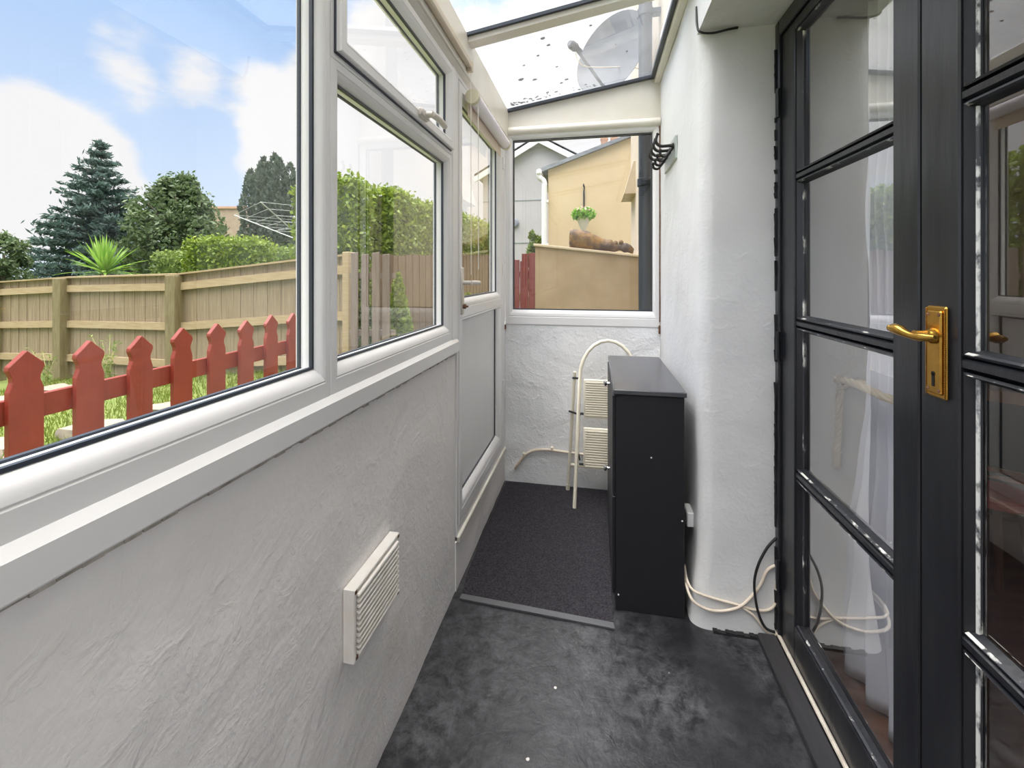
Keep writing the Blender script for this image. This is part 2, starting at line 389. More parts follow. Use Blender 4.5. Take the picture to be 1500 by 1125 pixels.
def rough_wall(mb, plane, a0, a1, b0, b1, d_face, d_back, step=.035, amp=.0035, seed=0.0, bulge=0.0):
    na = max(2, int((a1 - a0) / step)); nb = max(2, int((b1 - b0) / step)); sgn = 1 if d_face > d_back else -1
    def F(i, j):
        a = a0 + (a1 - a0) * i; b = b0 + (b1 - b0) * j
        e = min(1.0, 6 * min(i, 1 - i, j + .2, 1 - j))
        d = d_face - sgn * amp * 1.2 + sgn * amp * (nz3(a + seed, b, 1.3, 6) + .7 * nz3(a, b + seed, 4.1, 17)) * e
        return plane(a, b, d)
    mb.grid(F, na, nb)
    cs = [plane(a0, b0, d_back), plane(a1, b0, d_back), plane(a1, b1, d_back), plane(a0, b1, d_back)]
    mb.add(cs, [(0, 1, 2, 3)])
    top = [F(i / na, 1) for i in range(na + 1)]; mb.add(top + [cs[3], cs[2]], [tuple(range(na + 1)) + (na + 2, na + 1)])
    bot = [F(i / na, 0) for i in range(na + 1)]; mb.add(bot + [cs[0], cs[1]], [tuple(range(na + 1))[::-1] + (na + 1, na + 2)])
    s0 = [F(0, j / nb) for j in range(nb + 1)]; mb.add(s0 + [cs[0], cs[3]], [tuple(range(nb + 1)) + (nb + 2, nb + 1)])
    s1 = [F(1, j / nb) for j in range(nb + 1)]; mb.add(s1 + [cs[1], cs[2]], [tuple(range(nb + 1))[::-1] + (nb + 1, nb + 2)])
    return mb

wl = MB(); rough_wall(wl, fl, -1.6, 1.686, 0, .985, XL, -.74); rough_wall(wl, fl, 1.686, 2.66, 0, .20, XL + .004, -.74, seed=5)
tag(wl.build('wall_left', 'left_plaster', smooth=60, origin=(0, 0, 0)), 'rough white painted low wall below the side windows', 'wall', kind='structure')
we = MB(); rough_wall(we, fe, -.72, .377, 0, .985, YE, 2.82, seed=9, amp=.004)
tag(we.build('wall_end', 'end_plaster', smooth=60, origin=(0, 0, 0)), 'rough white painted low wall under the far end window', 'wall', kind='structure')

# right wall: rounded corner where it turns into the deep door reveal, and the lintel over the doors
wr = MB()
prof = [(XR, 2.66 - k * .05) for k in range(18)]            # along the porch side, towards the camera
r0 = .055
for k in range(9):
    a = k / 8 * math.pi / 2; prof.append((XR + r0 - r0 * math.cos(a), YR + r0 - r0 * math.sin(a)))
prof = [p for p in prof if p[1] > YR + r0 - 1e-6 or p[0] > XR + .0001 or p[1] <= YR + r0]
prof += [(XR + r0 + (XD - .005 - XR - r0) * k / 5, YR) for k in range(1, 6)]
nzv = 60; vs = []; fs = []
for j in range(nzv + 1):
    z = 2.72 * j / nzv
    swell = .035 * max(0, 1 - z / .30) ** 1.5
    for (x, y) in prof:
        e = .0035 * (nz3(x, y, z, 6) + .7 * nz3(x + 3, y, z, 16))
        corner = max(0, 1 - math.hypot(x - XR, y - YR) / .35)
        wob = .010 * corner * nz3(.3, .7, z, 2.2)
        vs.append((x + (e if x < XR + .02 else 0) - swell * corner + wob, y + (e if y < YR + .02 else 0) - swell * .25 * (y < YR + .04), z))
m_ = len(prof)
for j in range(nzv):
    for i in range(m_ - 1): fs.append((j * m_ + i, j * m_ + i + 1, (j + 1) * m_ + i + 1, (j + 1) * m_ + i))
wr.add(vs, fs)
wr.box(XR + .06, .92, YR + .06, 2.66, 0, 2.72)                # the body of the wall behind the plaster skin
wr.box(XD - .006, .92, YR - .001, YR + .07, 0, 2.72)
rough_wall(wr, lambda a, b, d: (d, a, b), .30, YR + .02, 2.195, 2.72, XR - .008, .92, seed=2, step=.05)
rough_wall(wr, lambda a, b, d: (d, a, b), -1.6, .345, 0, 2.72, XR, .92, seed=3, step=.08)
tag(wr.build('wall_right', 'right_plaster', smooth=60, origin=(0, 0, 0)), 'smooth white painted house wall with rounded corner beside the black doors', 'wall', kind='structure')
rv = MB().box(.705, .925, YR - .012, YR + .03, 0, 2.195).box(.915, .935, YR - .012, 3.2, 0, 2.5)
tag(rv.build('wall_inner', 'reveal_plaster', origin=(0, 0, 0)), 'dull white inner reveal of the thick wall behind the left door leaf glass', 'wall', kind='structure')
wb = B(-.74, .40, -1.75, -1.6, 0, 2.6)
tag(wb.build('wall_back', 'end_plaster', origin=(0, 0, 0)), 'white wall closing the near end of the porch', 'wall', kind='structure')

# the room behind the doors
rm = MB().box(.70, 4.6, -1.7, 3.2, -.10, -.012)
tag(rm.build('floor_room', 'room_wood', origin=(0, 0, 0)), 'brown wooden floor of the dark room behind the black doors', 'floor', kind='structure')
rw = MB().box(4.6, 4.7, -1.7, 3.2, -.1, 2.5).box(.936, 4.6, 3.2, 3.3, -.1, 2.5).box(.92, 2.0, -1.8, -1.7, -.1, 2.5).box(3.8, 4.6, -1.8, -1.7, -.1, 2.5).box(2.0, 3.8, -1.8, -1.7, -.1, .8).box(2.0, 3.8, -1.8, -1.7, 2.15, 2.5)
tag(rw.build('wall_room', 'room_wall', origin=(0, 0, 0)), 'dark brown walls of the room behind the black doors', 'wall', kind='structure')
tag(B(.92, 4.7, -1.8, 3.3, 2.5, 2.6).build('ceiling_room', 'room_wall', origin=(0, 0, 0)), 'dark ceiling of the room behind the black doors', 'ceiling', kind='structure')

# ------------------------------------------------------------------ side windows
def uprof(face, w, depth=.05, back=.06, lip=.0):
    """uPVC section: flat face, softly rounded bead falling to the glass"""
    return [(0, face - back), (0, face - .003), (.003, face), (w * .52, face), (w * .56, face - .002), (w * .60, face - .0005), (w * .68, face - .002), (w * .80, face - .006), (w * .92, face - .013), (w, face - .020), (w, face - back)]
def gring(f, a0, a1, b0, b1, d, t=.007, h=.004): return MB().ring(f, a0, a1, b0, b1, [(0, d - h), (0, d + h), (t, d + h * .8), (t, d - h)])
def pane(f, a0, a1, b0, b1, d, th=.006):
    mb = MB(); c = [f(a0, b0, d - th / 2), f(a1, b0, d - th / 2), f(a1, b1, d - th / 2), f(a0, b1, d - th / 2), f(a0, b0, d + th / 2), f(a1, b0, d + th / 2), f(a1, b1, d + th / 2), f(a0, b1, d + th / 2)]
    return mb.add(c, [(0, 1, 2, 3), (4, 5, 6, 7), (0, 1, 5, 4), (1, 2, 6, 5), (2, 3, 7, 6), (3, 0, 4, 7)])

def side_window(name, y0, y1, label, wl_, wr_, split=None):
    t = thing(name, (XL - .03, (y0 + y1) / 2, 1.03), label, 'window', kind='structure')
    W = .055; z0, z1 = 1.035, 2.13
    if split is None:
        MB().ring(fl, y0, y1, z0, z1, uprof(XL, W), wl_, wr_, 1.22, 1).build('window_frame', 'upvc', t, 25)
        ga0, ga1, gb0, gb1 = y0 + W * wl_, y1 - W * wr_, z0 + W * 1.22, z1 - W
        gring(fl, ga0, ga1, gb0, gb1, XL - .022, .005).build('gasket', 'gasket', t)
        gring(fl, ga0, ga1, gb0, gb1, XL - .052, .003).build('gasket', 'gasket', t)
        pane(fl, ga0, ga1, gb0, gb1, XL - .038).build('glass_pane', 'pane_glass', t)
    else:
        MB().ring(fl, y0, y1, z0, split, uprof(XL, W), wl_, wr_, 1.22, .70).build('window_frame', 'upvc', t, 25)
        ga0, ga1, gb0, gb1 = y0 + W * wl_, y1 - W * wr_, z0 + W * 1.22, split - W * .70
        gring(fl, ga0, ga1, gb0, gb1, XL - .022, .005).build('gasket', 'gasket', t)
        gring(fl, ga0, ga1, gb0, gb1, XL - .052, .003).build('gasket', 'gasket', t)
        pane(fl, ga0, ga1, gb0, gb1, XL - .038).build('glass_pane', 'pane_glass', t)
        MB().ring(fl, y0, y1, split, z1, [(0, XL - .06), (0, XL), (.022, XL), (.028, XL - .012), (.028, XL - .06)], wl_, wr_, .8, 1).build('window_frame', 'upvc', t, 25)
        s = MB().ring(fl, y0 + .020 * wl_, y1 - .022 * wr_, split + .016, z1 - .018, uprof(XL + .016, .050), .75, .9, .9, .9).build('opening_sash', 'upvc', t, 25)
        a0, a1, b0, b1 = y0 + .020 * wl_ + .0375, y1 - .022 * wr_ - .045, split + .016 + .045, z1 - .018 - .045
        MB().ring(fl, y0 + .019 * wl_, y1 - .021 * wr_, split + .015, z1 - .017, [(-.003, XL + .000), (-.003, XL + .004), (.004, XL + .004), (.004, XL)]).build('gasket', 'gasket', s)
        gring(fl, a0, a1, b0, b1, XL - .008, .005).build('gasket', 'gasket', s)
        gring(fl, a0, a1, b0, b1, XL - .036, .003).build('gasket', 'gasket', s)
        pane(fl, a0, a1, b0, b1, XL - .022).build('glass_pane', 'pane_glass', s)
        yh = 1.30; zh = split + .038
        h = MB().box(XL + .014, XL + .030, yh - .035, yh + .030, zh - .014, zh + .014, .005)
        h.tube([(XL + .026, yh, zh), (XL + .052, yh, zh)], .010, 12)
        h.tube(bez([(XL + .048, yh - .004, zh), (XL + .052, yh + .035, zh + .002), (XL + .050, yh + .085, zh + .004), (XL + .046, yh + .125, zh + .004)], 5), [.011] * 8 + [.0105] * 7 + [.010], 12)
        hh = h.build('handle', 'handle_grey', s, 40); hh['label'] = 'grey window handle'
    return t
side_window('window_1', -1.55, .835, 'large fixed side window pane nearest the camera, looking onto the red picket fence', 1, .56)
side_window('window_2', .837, 1.636, 'side window with small top-opening light and grey handle, next to the outer door', .70, .9, 1.773)
# sill boards under both windows and the post against the door
sl = MB()
zs = .985
pr = [(XL - .02, zs), (XL + .012, zs), (XL + .014, zs + .003), (XL + .014, zs + .042), (XL + .006, zs + .050), (XL + .001, zs + .054), (XL - .02, zs + .054)]
sl.prism([(x, -1.6, z) for (x, z) in pr], (0, 3.285, 0))
tag(sl.build('trim_1', 'upvc', smooth=20), 'white plastic ledge trim along the top of the low left wall', 'trim', kind='structure')
pm = MB().box(XL - .06, XL + .003, 1.637, 1.692, 1.035, 2.14, .003)
tag(pm.build('trim_2', 'upvc'), 'white upright post between the side window and the outer door', 'trim', kind='structure')
ck = MB()
for k in range(140):
    y = -1.5 + k * .0226; ck.box(XL - .004, XL + .002 + .003 * random.random(), y, y + .020 + .004 * random.random(), .978 - .004 * random.random(), .986)
tag(ck.build('trim_3', 'old_seal'), 'grubby line of old sealant under the side window ledge', 'trim', kind='structure')

# ------------------------------------------------------------------ outer door (white, half glazed)
d3 = thing('door_3', (XL - .03, 2.13, .2), 'white half-glazed outer door with lower panel at the far left', 'door', kind='structure')
y0, y1 = 1.693, 2.648
MB().ring(fl, y0, y1, .205, 2.14, [(0, XL - .07), (0, XL + .002), (.030, XL + .002), (.034, XL - .006), (.034, XL - .07)], .55, 2.6, 1.5, .8).build('door_frame', 'upvc', d3, 25)
MB().box(XL - .09, XL + .012, y0, y1 - .01, .195, .222, .004).build('threshold', 'cream_upvc', d3)
la0, la1, lb0, lb1 = y0 + .022, y1 - .092, .262, 2.108
gring(fl, la0 - .003, la1 + .003, lb0 - .003, lb1 + .003, XL - .004, .006).build('gasket', 'gasket', d3)
lf = MB(); zm0, zm1 = 1.115, 1.195
lf.ring(fl, la0, la1, zm0, lb1, uprof(XL + .006, .085), .72, .95, .95, .8)
lf.ring(fl, la0, la1, lb0, zm0, uprof(XL + .006, .085), .72, .95, 1.0, .18)
leaf = lf.build('door_leaf', 'upvc', d3, 25)
ga = (la0 + .085 * .72, la1 - .085 * .95, zm0 + .085 * .95, lb1 - .085 * .8)
gring(fl, *ga, XL - .018, .005).build('gasket', 'gasket', leaf); gring(fl, *ga, XL - .046, .003).build('gasket', 'gasket', leaf)
pane(fl, *ga, XL - .032).build('glass_pane', 'pane_glass', leaf)
pa = (la0 + .085 * .72, la1 - .085 * .95, lb0 + .085, zm0 - .085 * .18)
pane(fl, *pa, XL - .036, .02).build('lower_panel', 'upvc', leaf); gring(fl, *pa, XL - .024, .005).build('gasket', 'gasket', leaf)
hb = MB().box(XL + .004, XL + .014, la0 + .010, la0 + .042, 1.13, 1.33, .004).tube([(XL + .01, la0 + .026, 1.265), (XL + .05, la0 + .026, 1.265)], .009, 12)
hb.tube([(XL + .05, la0 + .020, 1.265), (XL + .052, la0 + .08, 1.265), (XL + .05, la0 + .145, 1.263)], .009, 12)
hb.build('handle', 'handle_grey', leaf, 40)['label'] = 'pale grey lever handle'
MB().lathe([(.010, 0), (.010, .012), (.004, .013), (.004, .022), (.0, .023)], (XL + .013, la0 + .026, 1.165), (1, 0, 0), 14).build('lock', 'rust_and_shade', leaf, 40)
hg = MB()
for z in (.62, 1.33, 1.98): hg = MB().tube([(XL + .006, la1 + .012, z - .035), (XL + .006, la1 + .012, z + .035)], .009, 10).build('hinge', 'upvc', d3, 40)

# ------------------------------------------------------------------ end window
w3 = thing('window_3', (-.09, YE + .03, .985), 'end window at the far end, looking onto the tan garden wall', 'window', kind='structure')
ex0, ex1 = -.558, .374
MB().ring(fe, ex0, ex1, .985, 2.185, [(u, YE - (d - XL)) for (u, d) in uprof(XL, .05)], .95, .82, 1.9, .80).build('window_frame', 'upvc', w3, 25)
wa = (ex0 + .0475, ex1 - .041, .985 + .095, 2.185 - .04)
gring(fe, *wa, YE + .022, .006).build('gasket', 'gasket', w3); gring(fe, *wa, YE + .052, .004).build('gasket', 'gasket', w3)
pane(fe, *wa, YE + .038).build('glass_pane', 'pane_glass', w3)
# corner marks of old sealant
sp = MB().box(XL - .002, XL + .010, YE - .010, YE, .955, .985, .002).box(XR - .012, XR - .002, YE - .010, YE, .95, 1.0, .002)
tag(sp.build('trim_4', 'rust_and_shade'), 'dark old sealant marks at the lower corners of the end window', 'trim', kind='structure')
tag(B(XR - .008, XR - .002, YE - .006, YE, 1.02, 2.2).build('trim_5', 'rust_and_shade'), 'dark crack line between the end window frame and the right wall', 'trim', kind='structure')

# gable panel with half-round bead above the end window
zr = lambda x: 2.335 + (x + .54) * .159          # underside of the roof glass
gp = MB().prism([(XL - .04, YE + .01, 2.185), (XR, YE + .01, 2.185), (XR, YE + .01, zr(XR) - .006), (XL - .04, YE + .01, zr(XL - .04) - .006)], (0, .05, 0))
gp.tube([(XL + .012, YE + .004, 2.198), (XR - .002, YE + .004, 2.198)], .026, 16)
tag(gp.build('trim_6', 'cream_upvc', smooth=30), 'cream sloping panel with rounded bead above the end window', 'trim', kind='structure')

# ------------------------------------------------------------------ roof
eb = MB().prism([(XL - .10, -1.6, 2.132), (XL + .002, -1.6, 2.132), (XL + .022, -1.6, 2.150), (XL + .022, -1.6, 2.330), (XL - .10, -1.6, 2.316)], (0, 4.31, 0))
eb.tube([(XL + .022, -1.6, 2.152), (XL + .022, YE, 2.152)], .006, 8)
tag(eb.build('trim_7', 'cream_upvc', smooth=30), 'cream eaves beam running above the side windows and outer door', 'trim', kind='structure')
tag(MB().box(XR - .035, XR, -1.6, 2.66, 2.43, zr(XR) - .010, .004).build('trim_8', 'cream_upvc'), 'cream wall plate under the high edge of the glass roof', 'trim', kind='structure')
rf = thing('ceiling', (0, .5, 2.33), 'sloping glass lean-to roof with cream glazing bars', 'roof', kind='structure')
ys = [-1.6, -.15, .80, 1.81, 2.66]
slope = math.atan(.159)
def roofbox(x0, x1, ya, yb, d0, d1):
    mb = MB(); c = [(x, y, zr(x) + d) for d in (d0, d1) for (x, y) in ((x0, ya), (x1, ya), (x1, yb), (x0, yb))]
    return mb.add(c, [(0, 1, 2, 3), (4, 5, 6, 7), (0, 1, 5, 4), (1, 2, 6, 5), (2, 3, 7, 6), (3, 0, 4, 7)])
for i in range(4): roofbox(XL - .12, XR, ys[i] + .004, ys[i + 1] - .004, .0, .008).build('glass_pane', 'roof_glass', rf)
for y in ys[1:4]:
    gb = roofbox(XL + .02, XR, y - .030, y + .030, -.036, -.008).build('glazing_bar', 'cream_upvc', rf)
    roofbox(XL + .02, XR, y - .044, y - .029, -.014, -.001).build('gasket', 'gasket', gb)
    roofbox(XL + .02, XR, y + .029, y + .036, -.010, -.001).build('gasket', 'gasket', gb)
    roofbox(XL - .1, XR, y - .030, y + .030, .009, .026).build('capping', 'upvc', gb)
roofbox(XL + .02, XR, YE - .020, YE + .02, -.016, -.001).build('gasket', 'gasket', rf)
roofbox(XR - .058, XR - .034, -1.6, YE, -.022, -.001).build('gasket', 'gasket', rf)
ms = MB()
for (x, y, r) in [(-.40, 2.32, .014), (-.33, 2.36, .010), (-.28, 2.12, .006), (-.22, 2.05, .007), (-.36, 2.18, .005), (-.20, 2.28, .006), (-.16, 2.45, .009), (-.19, 2.48, .007), (-.02, 1.98, .005), (-.12, 2.12, .006),
                  (-.28, 2.56, .008), (-.23, 2.58, .007), (-.42, 2.57, .007), (-.24, 1.98, .009), (.1, 2.2, .004), (.16, 2.3, .005), (-.3, 1.2, .007), (-.1, 1.35, .006), (-.05, 1.1, .006), (-.42, .9, .008), (-.2, .5, .007), (.02, .45, .006), (-.34, .2, .01)]:
    n = 9; pts = [(x + r * (.7 + .5 * random.random()) * math.cos(2 * math.pi * k / n) * 1.4, y + r * (.7 + .5 * random.random()) * math.sin(2 * math.pi * k / n)) for k in range(n)]
    ms.prism([(a, b, zr(a) + .0085) for a, b in pts], (0, 0, .003))
for k in range(60):   # lichen along the gasket at the low far edge
    x = XL + .05 + random.random() ** 1.8 * .6; y = YE - .025 - random.random() ** 2 * .05; r = .002 + .004 * random.random()
    ms.prism([(x + r * math.cos(a) * 1.5, y + r * math.sin(a), zr(x) + .0085) for a in (0, 1, 2, 3, 4, 5)], (0, 0, .002))
mo = ms.build('moss_specks', 'moss', rf); mo['kind'] = 'stuff'

# old wooden blind rail fixed to the eaves beam
br = thing('blind_rail', (XL + .035, 1.0, 2.16), 'old beige blind rail fixed along the eaves beam above the side windows', 'blind rail')
MB().box(XL + .023, XL + .046, -.6, 1.76, 2.176, 2.205, .004).build('rail', 'old_rail', br)
MB().box(XL + .021, XL + .050, 1.758, 1.772, 2.160, 2.207, .003).build('end_cap', 'old_rail', br)
MB().tube([(XL + .040, 1.765, 2.165), (XL + .041, 1.765, 1.30)], .0014, 6).build('cord', 'cord', br)

# roller blind over the outer door, rolled up
rb = thing('roller_blind', (XL + .035, 2.07, 2.0), 'rolled-up pale lilac roller blind at the top of the outer door', 'roller blind')
MB().tube([(XL + .043, 1.795, 2.062), (XL + .043, 2.455, 2.062)], .028, 20).build('roller', 'blind_fabric', rb, 40)
for ya in (1.77, 2.455): MB().tube([(XL + .043, ya, 2.062), (XL + .043, ya + .024, 2.062)], .031, 20).build('end_bracket', 'blind_cap', rb, 40)
MB().box(XL + .014, XL + .019, 1.80, 2.45, 1.985, 2.06, .002).build('fabric_band', 'blind_band', rb)
MB().tube([(XL + .066, 1.785, 2.06), (XL + .068, 1.785, 1.32)], .0016, 6).build('pull_cord', 'cord', rb)

w4 = thing('added_window', (2.9, -1.75, .8), 'unseen window added to let daylight into the dark room', 'window', kind='structure')  # out of view, added to brighten the room behind the doors
MB().ring(fe, 2.0, 3.8, .8, 2.15, [(0, -1.79), (0, -1.70), (.06, -1.70), (.07, -1.74), (.07, -1.79)]).build('window_frame', 'upvc', w4)
pane(fe, 2.07, 3.73, .87, 2.08, -1.76).build('glass_pane', 'pane_glass', w4)

# ------------------------------------------------------------------ French doors (black painted)
Zs = [.15, .645, 1.14, 1.62, 2.10]      # pane divisions
fr_ = thing('door_frame', (XD + .03, 1.0, 0), 'black painted timber frame around the pair of glazed doors', 'door frame', kind='structure')
MB().box(XD - .010, .705, 1.656, YR - .002, .0, 2.19, .004).build('jamb', 'black_gloss', fr_)
MB().box(XD - .010, .705, .345, .388, .0, 2.19, .004).build('jamb', 'black_gloss', fr_)
MB().box(XD - .010, .705, .389, 1.655, 2.135, 2.19, .004).build('head', 'black_gloss', fr_)
MB().box(XD + .004, .705, .389, 1.655, .0, .028, .003).build('sill', 'black_gloss', fr_)
tag(MB().box(.565, XD - .013, .345, YR - .02, .0, .030, .006).build('trim_9', 'timber_sill', smooth=20), 'dark scuffed timber sill board on the floor in front of the black doors', 'trim', kind='structure')
cb = MB(); cb.tube(bez([(XD - .006, 1.682, .030), (XD - .007, 1.4, .0315), (XD - .006, .9, .031), (XD - .007, .36, .031)], 10), .0065, 8)
tag(cb.build('trim_10', 'caulk', smooth=40), 'thin white bead of caulk along the foot of the black doors', 'trim', kind='structure')
def leaf_door(name, ya, yb, sa, sb, label):
    """ya..yb clear leaf, sa and sb the stile widths at either end; parts: stiles, rails, muntins, panes with putty beads"""
    t = thing(name, (XD + .03, ya, .03), label, 'door', kind='structure')
    x0, x1 = XD, XD + .045
    MB().box(x0, x1, ya, ya + sa, .032, 2.132, .003).build('stile', 'black_gloss', t)
    MB().box(x0, x1, yb - sb, yb, .032, 2.132, .003).build('stile', 'black_gloss', t)
    g0, g1 = ya + sa, yb - sb
    MB().box(x0, x1, g0, g1, .032, Zs[0], .002).build('bottom_rail', 'black_gloss', t)
    MB().box(x0, x1, g0, g1, Zs[4], 2.132, .002).build('top_rail', 'black_gloss', t)
    for z in Zs[1:4]:
        MB().prism([(x0 + .004, g0, z - .006), (x0 + .004, g0, z + .006), (x0 + .020, g0, z + .015), (x1 - .006, g0, z + .015), (x1 - .006, g0, z - .015), (x0 + .020, g0, z - .015)], (0, g1 - g0, 0)).build('glazing_bar', 'black_gloss', t)
    for i in range(4):
        za, zb = Zs[i] + (.014 if i else .0), Zs[i + 1] - (.014 if i < 3 else 0)
        p = pane(fl, g0, g1, za, zb, x0 + .026, .004).build('glass_pane', 'door_glass', t)
        f2 = lambda a, b, d: (d, a, b)
        MB().ring(f2, g0, g1, za, zb, [(0, x0 + .006), (.003, x0 + .005), (.014, x0 + .0235), (0, x0 + .0235)]).build('putty_bead', 'black_gloss', p)
        ch = MB()
        for zz, tp in ((za, 1), (zb, -1)): ch.prism([(x0 + .005, g0 + .006, zz + tp * .003), (x0 + .0042, g0 + .006, zz + tp * .0045), (x0 + .010, g0 + .006, zz + tp * .0075)], (0, g1 - g0 - .012, 0))
        for yy, tp in ((g0, 1), (g1, -1)): ch.prism([(x0 + .0235, yy + tp * .0140, za), (x0 + .0185, yy + tp * .0130, za), (x0 + .0205, yy + tp * .0165, za), (x0 + .0235, yy + tp * .0170, za)], (0, 0, zb - za))
        ch.build('chipped_edge', 'chipped_paint', p)
    return t, g0, g1
dl, g0, g1 = leaf_door('door_1', 1.0075, 1.654, .0775, .096, 'far black glazed door leaf with white curtain showing behind its four panes')
dr, h0, h1 = leaf_door('door_2', .392, 1.0015, .098, .0925, 'near black glazed door leaf carrying the brass lever handle')
we_ = MB()
for i in range(4):   # white timber showing where paint has worn off the bead of the near leaf
    we_.prism([(XD + .0235, h1 - .0125, Zs[i] + .016), (XD + .0170, h1 - .0113, Zs[i] + .016), (XD + .0185, h1 - .0160, Zs[i] + .016), (XD + .0235, h1 - .0166, Zs[i] + .016)], (0, 0, Zs[i + 1] - Zs[i] - .032))
we_.build('worn_edge', 'worn_white_edge', dr)['label'] = 'worn white edge'
for z in (.25, 1.05, 1.90):   # hinges on the far jamb
    hgo = MB().tube([(XD - .012, 1.656, z - .05), (XD - .012, 1.656, z + .05)], .007, 10).build('hinge', 'black_gloss', dl, 40)
# brass handle on the near leaf
hp = MB(); yc = .954; zc0, zc1 = 1.066, 1.240
hp.box(XD - .006, XD, yc - .024, yc + .024, zc0, zc1, .003).box(XD - .010, XD - .005, yc - .018, yc + .018, zc0 + .008, zc1 - .008, .003)
for k in range(46):
    z = zc0 + .005 + k * (zc1 - zc0 - .01) / 45
    for yy in (yc - .0225, yc + .0225): hp.lathe([(.0019, 0), (.0014, .0015), (0, .002)], (XD - .006, yy, z), (-1, 0, 0), 6)
hpo = hp.build('handle_plate', 'brass', dr, 35); hpo['label'] = 'brass handle backplate'
zl = 1.184
lv = MB().lathe([(.015, 0), (.0155, .004), (.011, .010), (.0095, .016), (.0095, .032)], (XD - .009, yc, zl), (-1, 0, 0), 20)
lv.tube(bez([(XD - .030, yc - .034, zl + .001), (XD - .034, yc - .022, zl - .001), (XD - .038, yc, zl - .003), (XD - .041, yc + .022, zl + .000), (XD - .042, yc + .040, zl + .005), (XD - .042, yc + .056, zl + .006)], 6),
        [.0035, .004, .0045, .005, .0055, .006, .0068, .0075, .008, .0084, .0084, .008, .0076, .0074, .0072, .0072, .0074, .0076, .008, .0084, .009, .0096, .0102, .0106, .0108, .0108, .0108, .0108, .0106, .0104, .010], 14)
lv.lathe([(.009, 0), (.008, .003), (.0052, .005), (.0068, .008), (.0068, .011), (.0035, .014), (.0, .015)], (XD - .042, yc + .056, zl + .006), (0, 1, -.02), 14)
lvo = lv.build('lever', 'brass', hpo, 50); lvo['label'] = 'brass lever'
kh = MB().lathe([(.0042, 0), (.0042, .0012)], (XD - .0098, yc, 1.112), (-1, 0, 0), 14).box(XD - .011, XD - .0098, yc - .0028, yc + .0028, 1.088, 1.112)
kh.build('keyhole', 'keyhole', hpo)
for yy in (yc - .013, yc + .013):
    for zz in (zc0 + .016, zc1 - .016): MB().lathe([(.0034, 0), (.0032, .0008), (0, .0012)], (XD - .0098, yy, zz), (-1, 0, 0), 10).build('screw', 'rust_and_shade', hpo)

jc = MB(); z = .03
while z < 2.15:
    h = .010 + .05 * random.random(); dpt = .001 + .005 * random.random()
    if random.random() < .75: jc.prism([(XD - .0135 - .003 * random.random(), YR - .016 - dpt * random.random(), z), (XD - .009, YR - .017, z), (XD - .009, YR - .012, z), (XD - .0150, YR - .012, z)], (-.003 * random.random(), 0, h))
    z += h
tag(jc.build('trim_11', 'gap_black'), 'rough dark crack between the black door jamb and the white reveal', 'trim', kind='structure')
fe_ = MB(); y = .42
while y < XD - .08:
    wd_ = .006 + .014 * random.random(); fe_.box(y, y + wd_, YR - .024, YR - .006, 0, .005 + .009 * random.random()); y += wd_
tag(fe_.build('trim_12', 'gap_black'), 'ragged black paint edge where the white reveal meets the floor', 'trim', kind='structure')

# ------------------------------------------------------------------ curtain and rope behind the far leaf
cu = MB()
def cur(u, v):
    z = .002 + v * 2.12
    if z > .92: s = (z - .92) / 1.2; ya = 1.36 - .06 * s; yb = 1.545 - .035 * min(1, s * 3)
    else: s = (.92 - z) / .92; ya = 1.36 - .16 * s; yb = 1.545 + .115 * min(1, s * 1.25)
    amp = .010 + .024 * min(1, abs(z - .92) / .5)
    y = ya + (yb - ya) * u
    x = .845 + amp * math.sin(u * 2 * math.pi * 4.5 + .6 * math.sin(z * 2.3)) + .010 * nz3(y, z, 0, 5) - .05 * max(0, .25 - z) * u
    return (x, y, z)
cu.grid(cur, 90, 60)
cuo = cu.build('curtain', 'curtain', smooth=180, recalc=False)
sm = cuo.modifiers.new('thickness', 'SOLIDIFY'); sm.thickness = .002
tag(cuo, 'white curtain gathered by a rope behind the far black door leaf', 'curtain')
tb = thing('rope_tieback', (.83, YR - .02, .6), 'cream twisted rope tieback looped round the white curtain', 'rope tieback')
def twist(path, r, parent, name, turns=60):
    for ph in (0, 2.1, 4.2):
        pts = []; n = len(path)
        for i, p in enumerate(path):
            a = ph + i * .55; t = (path[min(i + 1, n - 1)] - path[max(i - 1, 0)]).normalized(); u = t.cross(Vector((.3, .2, 1))).normalized() if abs(t.z) < .9 else t.cross(Vector((1, 0, 0))).normalized(); v = t.cross(u)
            pts.append(p + (u * math.cos(a) + v * math.sin(a)) * r * .55)
        if ph == 0: mb = MB()
        mb.tube(pts, r * .6, 8)
    return mb.build(name, 'rope', parent, 180)
loop = bez([(.845, YR - .025, .925), (.80, 1.63, .945), (.785, 1.54, .962), (.782, 1.44, .965), (.79, 1.35, .96), (.84, 1.315, .955), (.895, 1.35, .955), (.905, 1.45, .955), (.895, 1.56, .945), (.87, 1.64, .935), (.848, YR - .027, .927)], 9)
twist(loop, .011, tb, 'loop')
twist(bez([(.842, YR - .03, .925), (.822, YR - .034, .90), (.818, YR - .034, .82), (.816, YR - .034, .75), (.812, YR - .034, .69)], 12), .010, tb, 'tail')
MB().lathe([(.004, 0), (.014, .012), (.012, .03), (.016, .06), (.012, .062)], (.811, YR - .034, .635), (0, 0, 1), 12).build('knot', 'rope', tb, 60)
MB().tube([(.845, YR - .014, .93), (.845, YR - .04, .93)], .006, 8).build('hook', 'brass', tb, 40)
